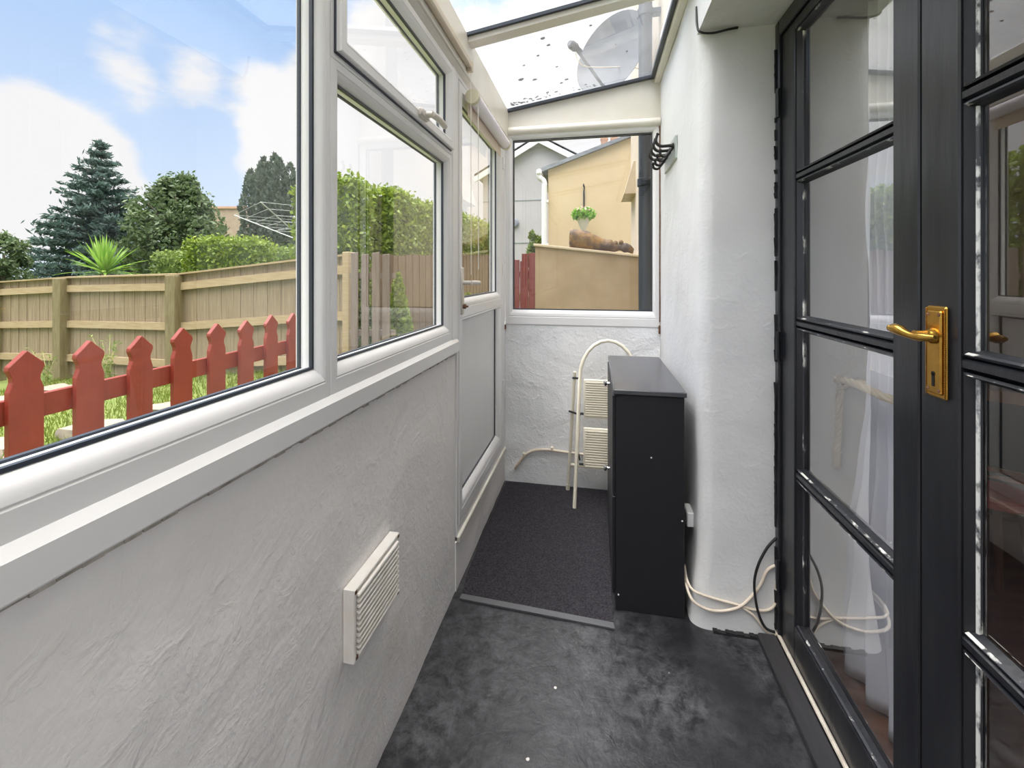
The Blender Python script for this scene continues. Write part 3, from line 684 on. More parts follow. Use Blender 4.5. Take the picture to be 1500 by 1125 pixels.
# things in the dark room, seen dimly through the near leaf
fs_ = thing('framed_screen', (2.22, 2.88, -.012), 'grey panel in an orange wooden frame standing in the dark room', 'screen', rz=R(-35))
MB().ring(lambda a, b, d: (a, d, b), -.30, .30, .17, .66, [(0, -.02), (0, .02), (.055, .02), (.06, .008), (.06, -.02)]).build('frame', 'orange_wood', fs_, local=True)
MB().box(-.245, .245, -.005, .005, .225, .605).build('panel', 'screen_grey', fs_, local=True)
MB().box(-.34, .34, -.14, .14, 0, .17, .01).build('stand', 'room_wood', fs_, local=True)
st = thing('round_stool', (1.70, 2.24, -.012), 'round pink topped stool in the dark room behind the near door leaf', 'stool')
MB().lathe([(.0, .33), (.12, .33), (.13, .34), (.13, .365), (.12, .375), (0, .377)], (0, 0, 0)).build('seat', 'pink_seat', st, 40, local=True)
for k in range(3): MB().tube([(.10 * math.cos(k * 2.1), .10 * math.sin(k * 2.1), .33), (.14 * math.cos(k * 2.1), .14 * math.sin(k * 2.1), 0)], .014, 10).build('leg', 'room_wood', st, 40, local=True)

# ------------------------------------------------------------------ mat
mt = thing('door_mat', (-.23, 2.1, 0), 'dark charcoal entrance mat covering the far end of the floor', 'mat')
MB().prism([(-.530, 1.672, .001), (.066, 1.640, .001), (.066, 2.425, .001), (.30, 2.425, .001), (.30, 2.632, .001), (-.545, 2.632, .001), (-.545, 1.8, .001)], (0, 0, .0075)).build('pile', 'mat_pile', mt)
MB().prism([(-.532, 1.645, .001), (.070, 1.612, .001), (.066, 1.640, .001), (-.530, 1.672, .001)], (0, 0, .007)).build('edging_strip', 'mat_edge', mt)

# ------------------------------------------------------------------ shoe cabinet
sh = thing('shoe_cabinet', (.20, 2.06, 0), 'narrow black cabinet standing end-on against the right wall', 'cabinet')
MB().box(.078, .330, 1.714, 2.412, .0, .835, .002).build('body', 'black_board', sh)
MB().box(.069, .338, 1.706, 2.420, .836, .856, .003).build('top', 'black_top', sh)
for z0_, z1_ in ((.05, .43), (.436, .826)):
    dd = MB().box(.066, .0775, 1.730, 2.396, z0_, z1_, .002).build('drawer_front', 'black_board', sh)
    for yk in (2.06,):
        MB().lathe([(.006, 0), (.006, .012), (.013, .016), (.014, .022), (.008, .027), (0, .028)], (.0655, yk, z1_ - .035), (-1, 0, 0), 14).build('knob', 'chrome', dd, 40)
for (x, z) in ((.322, .37), (.088, .06), (.21, .60)): MB().lathe([(.0035, 0), (.003, .0008), (0, .001)], (x, 1.7136, z), (0, -1, 0), 10).build('screw_cap', 'socket_white', sh)

# ------------------------------------------------------------------ step ladder
ld = thing('step_ladder', (.06, 2.52, .009), 'folded cream two-step ladder with hooped handrail behind the black cabinet', 'step ladder')
xl, xr = -.100, .245
fy = lambda z: 2.40 + .15 * (z / .93)     # front frame leans back
dyr = lambda x: (x - xl) * .18
pth = [(xl - .013, fy(0), .009), (xl + .0, fy(.35), .35), (xl + .012, fy(.70), .70)]
cx = (xl + xr) / 2; rx = (xr - xl) / 2 - .012
for k in range(13):
    a = math.pi - math.pi * k / 12; z = .70 + .215 * math.sin(a); pth.append((cx + rx * math.cos(a), fy(z) + dyr(cx + rx * math.cos(a)) * .4, z))
pth += [(xr, fy(.35) + .06 * .8, .35), (xr + .013, fy(0) + .05, .009)]
MB().tube(pth, .0105, 12).build('hooped_frame', 'ladder_cream', ld, 50)
for x, dy, nm in ((xl - .062, 0, 0), (xr + .04, .005, 1)):
    lg = MB().tube([(x, 2.600 + dy, .009), (x + (.045 if nm == 0 else -.03), 2.520 + dy + .04 * nm, .735)], .0095, 12).build('rear_leg', 'ladder_cream', ld, 50)
    MB().tube([(x, 2.600 + dy, .009), (x + .0022, 2.595 + dy, .045)], .012, 12).build('foot_cap', 'ladder_cream', lg, 50)
MB().tube([(xl - .05, 2.587, .165), (xr + .032, 2.592, .160)], .010, 10).build('rear_crossbar', 'ladder_cream', ld, 50)
for za, zb in ((.485, .705), (.215, .445)):
    sp_ = MB()
    yb_ = fy((za + zb) / 2) - .014
    sp_.box(xl + .035, xr - .03, yb_ - .010, yb_ + .010, za, zb, .008, seg=2)
    s_ = sp_.build('step', 'ladder_cream', ld, 40)
    rib = MB()
    for k in range(15):
        z = za + .018 + k * (zb - za - .036) / 14; rib.box(xl + .045, xr - .04, yb_ - .0135, yb_ - .0095, z - .0035, z + .0035, .001)
    rib.build('tread_ribs', 'ladder_tread', s_)
    for x in (xl + .022, xr - .018): MB().tube([(x - .012, yb_ + .004, za + .02), (x + .014, yb_ + .004, za + .02)], .007, 8).build('pivot', 'black_plastic', s_, 40)
for z in (.70, .50): MB().tube([(xl - .03 - .02 * (z < .6), 2.515 + .02 * (z < .6), z), (xl + .015, fy(z) - .002, z)], .006, 8).build('rivet', 'black_plastic', ld, 40)
MB().tube([(xl + .005, fy(.30), .30), (xl + .012, 2.50, .235)], .0045, 8).build('folding_stay', 'black_plastic', ld, 40)

# ------------------------------------------------------------------ conduit on the end wall
cd = thing('wall_conduit', (-.3, YE - .012, .2), 'painted cream pipe clipped along the foot of the end wall behind the ladder', 'pipe')
MB().tube(bez([(-.492, YE - .002, .085), (-.475, YE - .012, .115), (-.43, YE - .013, .175), (-.37, YE - .013, .212), (-.28, YE - .013, .222), (-.1, YE - .013, .212), (.10, YE - .013, .205), (.33, YE - .013, .205)], 8), .0085, 10).build('pipe', 'cable_white', cd, 60)
for (x, z) in ((-.435, .172), (-.26, .222)): MB().box(x - .008, x + .008, YE - .024, YE, z - .002, z + .020, .003).build('clip', 'cable_white', cd)

# ------------------------------------------------------------------ vent grille on the left wall
vg = thing('vent_grille', (XL, 1.0, .42), 'white metal vent grille with thin slats on the low left wall', 'vent')
va0, va1, vb0, vb1 = .886, 1.112, .418, .584
MB().ring(fl, va0, va1, vb0, vb1, [(0, XL - .002), (0, XL + .024), (.002, XL + .026), (.008, XL + .026), (.012, XL + .018), (.012, XL - .002)]).build('frame', 'vent_paint', vg)
sv = MB()
for k in range(11):
    z = vb0 + .017 + k * (vb1 - vb0 - .034) / 10
    sv.prism([(XL + .004, va0 + .012, z + .0055), (XL + .030, va0 + .012, z - .0035), (XL + .032, va0 + .012, z - .002), (XL + .031, va0 + .012, z + .001), (XL + .006, va0 + .012, z + .0075)], (0, va1 - va0 - .024, 0))
sv.build('slats', 'vent_paint', vg); MB().box(XL - .001, XL + .002, va0 + .01, va1 - .01, vb0 + .01, vb1 - .01).build('back_plate', 'rust_and_shade', vg)  # back plate coloured dark to stand for the shade between slats
for (a, b) in ((va0 + .006, vb1 - .006), (va1 - .006, vb1 - .006), (va0 + .010, vb0 + .008), (va1 - .008, vb0 + .006)): MB().box(XL + .020, XL + .0272, a - .004, a + .005, b - .005, b + .004, .001).build('rust_spot', 'rust_and_shade', vg)

# ------------------------------------------------------------------ coat hooks on the right wall
hk = thing('coat_hook_rack', (XR, 2.29, 1.84), 'steel plate with a cluster of black coat hooks high on the right wall', 'coat hooks')
MB().box(XR - .009, XR + .002, 2.125, 2.450, 1.845, 1.955, .002).build('plate', 'steel_plate', hk)
for k, y in enumerate((2.165, 2.25, 2.335, 2.415)):
    h = MB().lathe([(.014, 0), (.014, .006), (.008, .010), (.007, .02)], (XR - .010, y, 1.915), (-1, 0, 0), 14)
    h.tube(bez([(XR - .014, y, 1.918), (XR - .045, y, 1.916), (XR - .072, y, 1.918), (XR - .090, y, 1.938), (XR - .086, y, 1.966), (XR - .080, y, 1.978)], 6), [.0075] * 20 + [.0072, .007, .0068, .0066, .0064, .0062, .0065, .0075, .0085, .0085, .007][:11], 10)
    h.tube(bez([(XR - .012, y, 1.908), (XR - .030, y, 1.885), (XR - .048, y, 1.866), (XR - .068, y, 1.872), (XR - .072, y, 1.892)], 6), .0065, 10)
    h.lathe([(0, -.010), (.008, -.006), (.010, 0), (.008, .006), (0, .010)], (XR - .072, y, 1.895), (0, 0, 1), 10)
    h.build('hook', 'black_iron', hk, 50)

# ------------------------------------------------------------------ socket and cables by the door reveal
tag(MB().box(XR - .026, XR, 1.775, 1.85, .315, .372, .004).build('wall_socket', 'socket_white', smooth=20), 'white plastic socket box half hidden between black cabinet and right wall', 'socket')
yf = YR - .014
def cable(name, pts, r, m, label):
    return tag(T(bez(pts, 8), r, 8).build(name, m, smooth=60), label, 'cable')
cable('cable', [(.346, 1.80, .135), (.338, 1.725, .130), (.350, yf, .105), (.40, yf - .002, .080), (.46, yf, .082), (.52, yf, .112), (.575, yf, .185), (.600, yf, .245), (.632, yf, .270)], .0052, 'cable_white', 'cream cable drooping across the foot of the white reveal up to the door frame')
cable('cable', [(.346, 1.80, .152), (.340, 1.72, .148), (.356, yf + .004, .137), (.42, yf + .003, .120), (.50, yf + .003, .108), (.56, yf + .003, .098), (.605, yf + .002, .105), (.628, yf + .002, .135), (.632, yf + .002, .21)], .0048, 'cable_white', 'painted cream cable running level round the foot of the white reveal and up the jamb')
cable('cable', [(.520, yf + .002, .100), (.555, yf, .080), (.585, yf - .002, .045), (.612, yf - .004, .020), (.628, yf - .012, .036)], .0042, 'cable_white', 'short cream cable slanting down to the corner of the door sill')
cable('cable', [(.630, yf, .365), (.600, yf - .004, .330), (.570, yf - .008, .270), (.556, yf - .008, .200), (.566, yf - .008, .110), (.590, yf - .008, .050), (.622, yf - .010, .038)], .0045, 'cable_black', 'black cable looping down beside the door frame at the foot of the reveal')
cable('cable', [(.371, YR + .02, 2.30), (.369, YR + .0, 2.22), (.378, YR - .012, 2.188), (.42, YR - .012, 2.180), (.47, YR - .014, 2.186), (.505, YR - .012, 2.190)], .0040, 'cable_black', 'black cable tucked under the white lintel above the door reveal')

# ------------------------------------------------------------------ house outside
hw = MB().box(.42, .95, 2.66, 5.35, -.1, 5.6).box(.42, .95, -2.5, 2.66, 2.72, 5.6)
tag(hw.build('house_wall', 'peach_render', origin=(.4, 0, 0)), 'pale peach outer wall of the house beyond and above the porch', 'house wall', kind='structure')
dp = thing('downpipe', (.325, 2.96, .1), 'black downpipe close outside the right edge of the end window', 'downpipe')
MB().tube([(.325, 2.96, .1), (.325, 2.96, 4.2)], .044, 18).build('pipe', 'dark_pipe', dp, 60)
for z in (1.88, .9, 3.0): MB().lathe([(.046, 0), (.052, .004), (.052, .05), (.046, .054)], (.325, 2.96, z), (0, 0, 1), 18).box(.33, .422, 2.93, 2.99, z + .01, z + .045, .004).build('bracket', 'dark_pipe', dp, 40)
cn = thing('porch_canopy', (.37, 5.0, 2.15), 'small tan sloping canopy on the pale wall beside the black downpipe', 'canopy')
MB().prism([(.421, 4.72, 2.16), (.30, 4.72, 2.16), (.40, 4.72, 2.50), (.421, 4.72, 2.50)], (0, .55, 0)).build('hood', 'tan_cope', cn)
# satellite dish above the roof
sd = thing('satellite_dish', (.40, 3.3, 2.9), 'grey satellite dish on the house wall seen through the glass roof', 'satellite dish')
dc = Vector((.145, 3.36, 2.95)); ax = Vector((-.60, -.74, .16)).normalized()
MB().lathe([(.0, .0), (.09, .004), (.18, .018), (.26, .040), (.315, .062), (.320, .063), (.315, .055), (.26, .032), (.18, .010), (.09, -.004), (0, -.006)], dc, ax, 40).build('reflector', 'dish_grey', sd, 60)
la = Vector((-.14, 3.06, 2.90))
MB().tube([dc + Vector((0, 0, -.29)), dc + ax * .12 + Vector((-.02, 0, -.26)), la], .011, 10).build('feed_arm', 'dish_grey', sd, 60)
MB().lathe([(.020, 0), (.030, .02), (.030, .06), (.018, .09), (.018, .12)], la + ax * .06, -ax, 16).build('receiver', 'dish_grey', sd, 40)
MB().tube([dc - ax * .01, dc - ax * .09, Vector((.35, 3.42, 2.98)), Vector((.425, 3.43, 2.98))], .018, 10).build('mount', 'dish_grey', sd, 50)
MB().tube(bez([la, la + Vector((.02, .02, -.08)), la + Vector((.10, .1, -.10)), Vector((.34, 3.40, 2.86)), Vector((.412, 3.46, 2.7))], 8), .004, 6).build('cable', 'cable_white', sd, 60)

# ------------------------------------------------------------------ ground
def gz(x, y):
    z = .20 + (.095 * (x + 2.0) if x < -2 else 0)
    return max(-.75, z) + .012 * nz3(x, y, 0, 1.7)
gm = MB()
gm.grid(lambda u, v: (-60 + 59.28 * (1 - (1 - u) ** 2.2), -12 + 62 * v ** 1.6, gz(-60 + 59.28 * (1 - (1 - u) ** 2.2), -12 + 62 * v ** 1.6)), 90, 90)
gm.grid(lambda u, v: (-.72 + 3 * u, 2.83 + 30 * v, gz(-.72, 3) - .01), 3, 8)
tag(gm.build('lawn', 'lawn', smooth=180, origin=(0, 0, 0), recalc=False), 'green lawn between the porch and the wooden panel fence', 'lawn', kind='structure')
def leaves(c, nrm_up, size, asp=.5, jitter=1.0, droop=None):
    """two-triangle leaves: centres c (n,3), random directions"""
    n = len(c); d = rng.normal(size=(n, 3)); 
    if droop is not None: d = d * jitter + droop
    d /= np.linalg.norm(d, axis=1)[:, None] + 1e-9
    e = rng.normal(size=(n, 3)); e -= (e * d).sum(1)[:, None] * d; e /= np.linalg.norm(e, axis=1)[:, None] + 1e-9
    s = size * (.6 + .8 * rng.random(n))[:, None]
    a = c - d * s * .5; b = c + d * s * .5; l = c + e * s * asp * .5 + d * s * .05; r = c - e * s * asp * .5 + d * s * .05
    v = np.stack([a, l, b, r], 1).reshape(-1, 3)
    f = [(4 * i, 4 * i + 1, 4 * i + 2, 4 * i + 3) for i in range(n)]
    return v, f
def leafmesh(mb, c, size, asp=.5, droop=None, jitter=1.0):
    v, f = leaves(np.asarray(c, dtype=float), None, size, asp, jitter, droop); mb.add([tuple(x) for x in v], f); return mb
# grass blades on the part of the lawn that shows between the pickets
n = 26000; gx = -2.0 - 6.6 * rng.random(n) ** 1.3; gy = .3 + 5.2 * rng.random(n)
gb_ = MB(); vs = []; fs = []
for i in range(n):
    x, y = gx[i], gy[i]; z = gz(x, y) - .005; h = .035 + .06 * rng.random(); a = rng.random() * 6.28; wv = .004 + .003 * rng.random(); lx, ly = (rng.random(2) - .5) * h * .9
    vs += [(x - wv * math.cos(a), y - wv * math.sin(a), z), (x + wv * math.cos(a), y + wv * math.sin(a), z), (x + lx, y + ly, z + h)]; fs.append((3 * i, 3 * i + 1, 3 * i + 2))
gb_.add(vs, fs); tag(gb_.build('grass', 'grass', origin=(0, 0, 0), recalc=False), 'short bright grass between the red pickets and the panel fence', 'grass', kind='stuff')

# ------------------------------------------------------------------ red picket fence
pf = thing('picket_fence', (-2.05, 2.2, .2), 'red painted picket fence just outside the big side window', 'picket fence')
half = [(0, 1.01), (.050, .958), (.052, .944), (.041, .917), (.0395, .900), (.044, .885), (.050, .865), (.050, .17)]
for k in range(-6, 10):
    y = 1.205 + k * .2025; dz = .002 * (k + 6) + .006 * math.sin(k * 2.3)
    pts = [(-2.06, y + a, z + dz) for a, z in half] + [(-2.06, y - a, z + dz) for a, z in half[:0:-1]]
    MB().prism(pts, (.024, 0, 0), .002).build('picket', 'red_paint', pf)
for z in (.805, .38): MB().box(-2.083, -2.061, -.1, 3.10, z - .045, z + .045, .003, M=Matrix.Translation((0, 0, 0))).build('rail', 'red_paint', pf)
# low stone edging and rubble behind the pickets
for (x, y, sx, sy, h, lab) in [(-3.6, 3.15, .30, .16, .12, 'pale stone block in the row behind the pickets, nearest the tall hedge'), (-3.9, 2.75, .26, .17, .10, 'pale stone block in the row behind the pickets, middle one'),
                         (-4.3, 2.40, .28, .15, .11, 'pale stone block in the row behind the pickets, farthest from the hedge'), (-6.9, 3.9, .35, .28, .10, 'rough pale stone on the lawn near the foot of a fence post'), (-7.2, 4.55, .22, .2, .09, 'small rough stone on the lawn close to the panel fence')]:
    z = gz(x, y) - .02; b = bmesh.new(); bmesh.ops.create_cube(b, size=1); bmesh.ops.subdivide_edges(b, edges=list(b.edges), cuts=4, use_grid_fill=True)
    for v in b.verts:
        p = v.co.copy(); r_ = .82 + .25 * nz3(p.x + x, p.y + y, p.z, 2.2); q = p.normalized() * .55; p = p.lerp(q, .35) * r_
        v.co = Vector((x + p.x * sx * 2, y + p.y * sy * 2, z + h * .5 + p.z * h * 1.3))
    tag(MB().bm(b).build('stone_block', 'stone', smooth=50), lab, 'stone', 'stones on the lawn')

# ------------------------------------------------------------------ wooden panel fence
tops = [(-16.5, 6.10, .80), (-12.28, 5.98, 1.07), (-10.46, 5.80, 1.18), (-8.575, 5.571, 1.266), (-5.989, 5.257, 1.32), (-3.30, 4.95, 1.55), (-3.02, 4.93, 1.56)]
wf = thing('panel_fence', (-6.5, 5.3, 0), 'weathered wooden panel fence with square posts behind the red pickets', 'fence')
for i in range(len(tops) - 1):
    (xa, ya, za), (xb, yb, zb) = tops[i], tops[i + 1]; d = Vector((xb - xa, yb - ya, 0)); Ld = d.length; d.normalize(); nn = Vector((d.y, -d.x, 0))
    if nn.y > 0: nn = -nn                              # nn faces the porch
    H = lambda s: za + (zb - za) * s / Ld
    bd = MB(); s = 0.0
    while s < Ld - .005:
        e = min(Ld, s + .118); o = .004 * (int(s / .118) % 2) + .002 * random.random()
        a = Vector((xa, ya, 0)) + d * s; c = Vector((xa, ya, 0)) + d * (e - .003)
        z0a = H(s) - 1.62; 
        q = [a - nn * o, c - nn * o, c - nn * (o + .016), a - nn * (o + .016)]
        bd.add([(p.x, p.y, z0a) for p in q] + [(p.x, p.y, H(s if k in (0, 3) else e) - .025) for k, p in enumerate(q)], [(0, 1, 2, 3), (4, 5, 6, 7), (0, 1, 5, 4), (1, 2, 6, 5), (2, 3, 7, 6), (3, 0, 4, 7)])
        s = e
    bd.build('board_panel', 'fence_wood', wf)
    for dz in (.20, .78, 1.33):
        a = Vector((xa, ya, H(0) - dz)); c = Vector((xb, yb, H(Ld) - dz)); hh = Vector((0, 0, .055)); f_ = nn * .045
        MB().add([a - hh, c - hh, c - hh + f_, a - hh + f_, a + hh, c + hh, c + hh + f_ * .9, a + hh + f_ * .9], [(0, 1, 2, 3), (4, 5, 6, 7), (0, 1, 5, 4), (1, 2, 6, 5), (2, 3, 7, 6), (3, 0, 4, 7)]).build('rail', 'rail_wood', wf)
    a = Vector((xa, ya, H(0) - .03)); c = Vector((xb, yb, H(Ld) - .03)); hh = Vector((0, 0, .03)); f_ = nn * .05; g_ = nn * -.035
    MB().add([a + g_, c + g_, c + f_, a + f_, a + g_ + hh, c + g_ + hh, c + f_ + hh * .8, a + f_ + hh * .8], [(0, 1, 2, 3), (4, 5, 6, 7), (0, 1, 5, 4), (1, 2, 6, 5), (2, 3, 7, 6), (3, 0, 4, 7)]).build('coping', 'rail_wood', wf)
for (x, y, z) in tops[1:5]:
    MB().box(-.10, .10, -.13, .06, z - 1.80, z + (-.03 if x < -7 else -.035), .006, M=Matrix.Translation((x, y, 0)) @ Matrix.Rotation(R(-7), 4, 'Z')).build('post', 'post_wood', wf)
MB().box(-3.08, -2.99, 4.83, 4.97, -.1, 1.58, .006).build('post', 'rail_wood', wf)

pl = thing('paling_fence', (-2.75, 4.78, .1), 'four grey-brown weathered upright palings at the end of the panel fence', 'fence')
for k in range(4): MB().prism([(-2.92 + .128 * k, 4.76 + .02 * k, .1), (-2.835 + .128 * k, 4.775 + .02 * k, .1), (-2.835 + .128 * k, 4.775 + .02 * k, 1.57 - .02 * (k % 2)), (-2.92 + .128 * k, 4.76 + .02 * k, 1.56 - .02 * (k % 2))], (0, .022, 0), .004).build('paling', 'weathered_board', pl)
for z in (.55, 1.25): MB().prism([(-2.95, 4.79, z), (-2.40, 4.88, z), (-2.40, 4.88, z + .07), (-2.95, 4.79, z + .07)], (0, .03, 0)).build('rail', 'weathered_board', pl)
# weeds along the fence
for (x, y, nst, hgt, lab) in [(-6.15, 4.45, 9, .75, 'tall dry weed with thin stalks in front of the panel fence'), (-7.9, 4.9, 6, .55, 'thin dry weed leaning beside a panel fence post')]:
    wd = thing('weed', (x, y, gz(x, y)), lab, 'weed', 'weeds along the panel fence')
    mb = MB(); lv_ = []
    for k in range(nst):
        a = k * 2.4; tip = (.16 * math.cos(a) - .10, .12 * math.sin(a), hgt * (.6 + .4 * random.random()))
        p = bez([(0, 0, -.02), (tip[0] * .25, tip[1] * .25, tip[2] * .5), tip], 5); mb.tube(p, [.005 - .0035 * i / (len(p) - 1) for i in range(len(p))], 5)
        for q in p[3:]: lv_ += [(q.x + .02 * rng.normal(), q.y + .02 * rng.normal(), q.z + .02 * rng.normal()) for _ in range(4)]
    mb.build('stalks', 'dry_stalk', wd, 60, local=True); leafmesh(MB(), lv_, .05, .25).build('leaves', 'dim_leaf', wd, local=True, recalc=False)

# ------------------------------------------------------------------ trees and hedges beyond the fence
def spruce(loc, H, rad):
    t = thing('spruce_tree', loc, 'tall blue-green spruce tree with a pointed top beyond the panel fence', 'tree')
    C = []; D = []; br_ = MB().tube([(0, 0, -.4), (.03, 0, H * .5), (0, .02, H - .1)], [.16, .09, .02], 10)
    z = .3
    while z < H:
        f = 1 - z / H; r = rad * (f ** .85) * (1 if z > 1.0 else .9); nb = int(9 + 9 * f); off = rng.random() * 6.28
        for k in range(nb):
            a = off + k * 6.283 / nb + .25 * rng.normal(); L_ = r * (.72 + .45 * rng.random())
            if L_ < .05: L_ = .05
            rise = .10 + .30 * (1 - f)
            m = max(3, int(L_ * 13))
            tip = (L_ * math.cos(a), L_ * math.sin(a), z + L_ * rise - .12 * L_ * L_ / max(rad, 1))
            br_.tube([(0, 0, z), tip], [.012, .003], 4)
            for i in range(m):
                s = (i + .4) / m; px_ = L_ * s * math.cos(a); py_ = L_ * s * math.sin(a); pz_ = z + L_ * s * rise - .12 * (L_ * s) ** 2 / max(rad, 1)
                for _ in range(8):
                    sp = .10 + .22 * L_ * .3 * (1 - s)
                    C.append((px_ + sp * rng.normal() * .8, py_ + sp * rng.normal() * .8, pz_ + .05 * rng.normal() - .02)); D.append((math.cos(a) * .9, math.sin(a) * .9, -.05 + .2 * rng.random()))
        z += .16 + .22 * (1 - f) * .8 + .05
    for k in range(50): C.append((.04 * rng.normal(), .04 * rng.normal(), H - .35 * rng.random() + .05)); D.append((0, 0, 1.2))
    br_.build('trunk', 'bark', t, local=True)
    leafmesh(MB(), C, .22, .28, np.array(D) * 1.3).build('foliage', 'spruce', t, local=True, recalc=False)
spruce((-18.0, 12.75, .0), 6.2, 2.55)

def blob_tree(name, loc, H, rad, leafm, n, size, label, clumps=22, group=None, trunk=True, cat='tree', asp=.5, squash=1.0, z0=.25):
    t = thing(name, loc, label, cat, group)
    if trunk:
        tk = MB().tube([(0, 0, -.4), (.03, .02, H * .35), (0, 0, H * .75)], [.07 * rad, .06 * rad, .02], 9)
        for k in range(7):
            a = k * .9; tk.tube([(0, 0, H * (.2 + .07 * k)), (rad * .6 * math.cos(a), rad * .6 * math.sin(a), H * (.45 + .06 * k))], [.03 * rad, .008], 6)
        tk.build('trunk', 'bark', t, 60, local=True)
    C = []
    for k in range(clumps):
        h = z0 + (1 - z0) * (k + .5) / clumps; prof = math.sin(math.pi * min(1, (h - z0 + .25) / (1.28 - z0))) ** .75
        a = k * 2.4; rr = rad * prof * (.35 + .45 * rng.random()); cc = np.array([rr * math.cos(a), rr * math.sin(a), H * h * .93]); cr_ = rad * (.30 + .16 * rng.random()) * (.5 + .5 * prof)
        m = n // clumps; d = rng.normal(size=(m, 3)); d /= np.linalg.norm(d, axis=1)[:, None]; q = cc + d * (cr_ * (.55 + .5 * rng.random(m)))[:, None] * np.array([1, 1, squash]); C.append(q)
        s = int(m * .08); tw = cc + d[:s] * (cr_ * 1.15) * np.array([1, 1, 1.3]); C.append(tw)
    C = np.concatenate(C); C = C[C[:, 2] > .02]
    leafmesh(MB(), C, size, asp).build('foliage', leafm, t, local=True, recalc=False)
    return t
blob_tree('bay_tree', (-13.24, 11.70, .1), 4.5, 1.55, 'laurel', 15000, .15, 'rounded green bushy tree between the spruce and the cypress clump', 30)
blob_tree('garden_shrub', (-12.4, 6.95, .2), 2.05, .55, 'laurel', 3500, .10, 'small dark shrub at the far left above the panel fence', 10, cat='shrub')
def cypress(loc, H, label):
    t = thing('cypress_clump', loc, label, 'tree')
    MB().tube([(0, 0, -.3), (0, 0, H * .6)], [.14, .05], 8).build('trunk', 'bark', t, local=True)
    C = []; D = []
    for (x, y, h, r) in [(-.95, 0, .90, .36), (-.62, .2, .95, .40), (-.25, -.1, .97, .42), (.12, .1, 1.0, .42), (.50, -.1, .96, .42), (.85, .1, .93, .40), (1.15, 0, .86, .36), (0, -.35, .88, .5), (.5, -.4, .82, .5), (-.5, -.35, .84, .5)]:
        m = 1900; z = rng.random(m) ** .9 * H * h; pr_ = r * np.clip((H * h - z) / 1.3, 0.03, 1) ** .6 * (1 + .10 * np.sin(z * 5)); a = rng.random(m) * 6.283
        C.append(np.stack([x + pr_ * np.cos(a) * (.85 + .2 * rng.random(m)), y + pr_ * np.sin(a), z], 1)); D.append(np.stack([np.cos(a) * .5, np.sin(a) * .5, np.full(m, 1.6)], 1))
    leafmesh(MB(), np.concatenate(C), .20, .35, np.concatenate(D)).build('foliage', 'cypress', t, local=True, recalc=False)
cypress((-13.3, 15.7, 0), 6.35, 'tall dark upright cypress clump behind the rotary clothes airer')
def hedge(name, p0, p1, depth, z0, z1, leafm, n, size, label, z1b=None, wav=.05, core='lime_core'):
    """clipped hedge from p0 to p1 (front face line), going back by depth"""
    p0, p1 = Vector((*p0, 0)), Vector((*p1, 0)); d = (p1 - p0); Ln = d.length; d.normalize(); bk = Vector((-d.y, d.x, 0))
    z1b = z1 if z1b is None else z1b
    mid = p0 + d * Ln / 2; t = thing(name, (mid.x, mid.y, z0), label, 'hedge')
    top = lambda s: z1 + (z1b - z1) * s / Ln + wav * nz3(s, z1, 0, 1.3) * 1.6
    mb = MB(); N = max(4, int(Ln / .3)); vs = []
    for i in range(N + 1):
        s = .10 + (Ln - .2) * i / N; T_ = top(s) - .10
        for (o, z) in ((.10, z0), (.10, T_ - .05), (.16, T_), (depth - .1, T_), (depth - .1, z0)):
            q = p0 + d * s + bk * (o + .04 * nz3(s, z, 3, 1.5)); vs.append((q.x, q.y, z))
    fs = [(i * 5 + k, i * 5 + k + 1, i * 5 + k + 6, i * 5 + k + 5) for i in range(N) for k in range(4)] + [(0, 1, 2, 3, 4), tuple(N * 5 + k for k in range(5))]
    mb.add(vs, fs); mb.build('inner_growth', core, t, 60)
    Hh = max(z1, z1b) - z0; A = [Ln * Hh, Ln * depth, depth * Hh, depth * Hh]; tot = sum(A); C = []
    for fi, ar in enumerate(A):
        m = int(n * ar / tot)
        for _ in range(m):
            u, v = rng.random(2); j = .07 * rng.normal()
            if fi == 0: s = u * Ln; q = p0 + d * s + bk * (j + .05 * nz3(s, v * 3, 3, 1.5) + .05); z = z0 + v * (top(s) - z0)
            elif fi == 1: s = u * Ln; q = p0 + d * s + bk * (v * depth); z = top(s) + abs(j) * .9 - .05
            else: s = (0 if fi == 2 else Ln) + j * .6; q = p0 + d * s + bk * (u * depth); z = z0 + v * (top(s) - z0)
            C.append((q.x, q.y, z))
    leafmesh(MB(), C, size, .55, np.array([[0, 0, .5]] * len(C))).build('foliage', leafm, t, recalc=False)
    return t
hedge('box_hedge', (-8.46, 7.50), (-7.05, 7.80), .9, -.42, 2.02, 'lime_leaf', 9000, .075, 'short clipped lime-green hedge block standing above the panel fence')
hedge('clipped_hedge', (-11.15, 9.05), (-10.0, 9.25), .7, -.7, 1.84, 'dim_leaf', 3500, .09, 'dull green low hedge behind the strappy plant, left of the lime block')
hedge('clipped_hedge', (-9.6, 10.40), (-7.6, 10.70), .8, -.6, 2.03, 'dim_leaf', 5500, .09, 'dull green low hedge below the cypress clump, right of the lime block')
hedge('conifer_hedge', (-4.16, 5.36), (-3.32, 5.46), .66, -.2, 2.56, 'lime_leaf', 8500, .075, 'front end of the tall bright green conifer hedge, squarest to the window', 2.66, .06)
hedge('conifer_hedge', (-3.25, 6.36), (-3.20, 13.5), .45, .0, 2.68, 'lime_leaf', 30000, .085, 'long tall bright green conifer hedge running away beside the outer door', 2.80, .09)
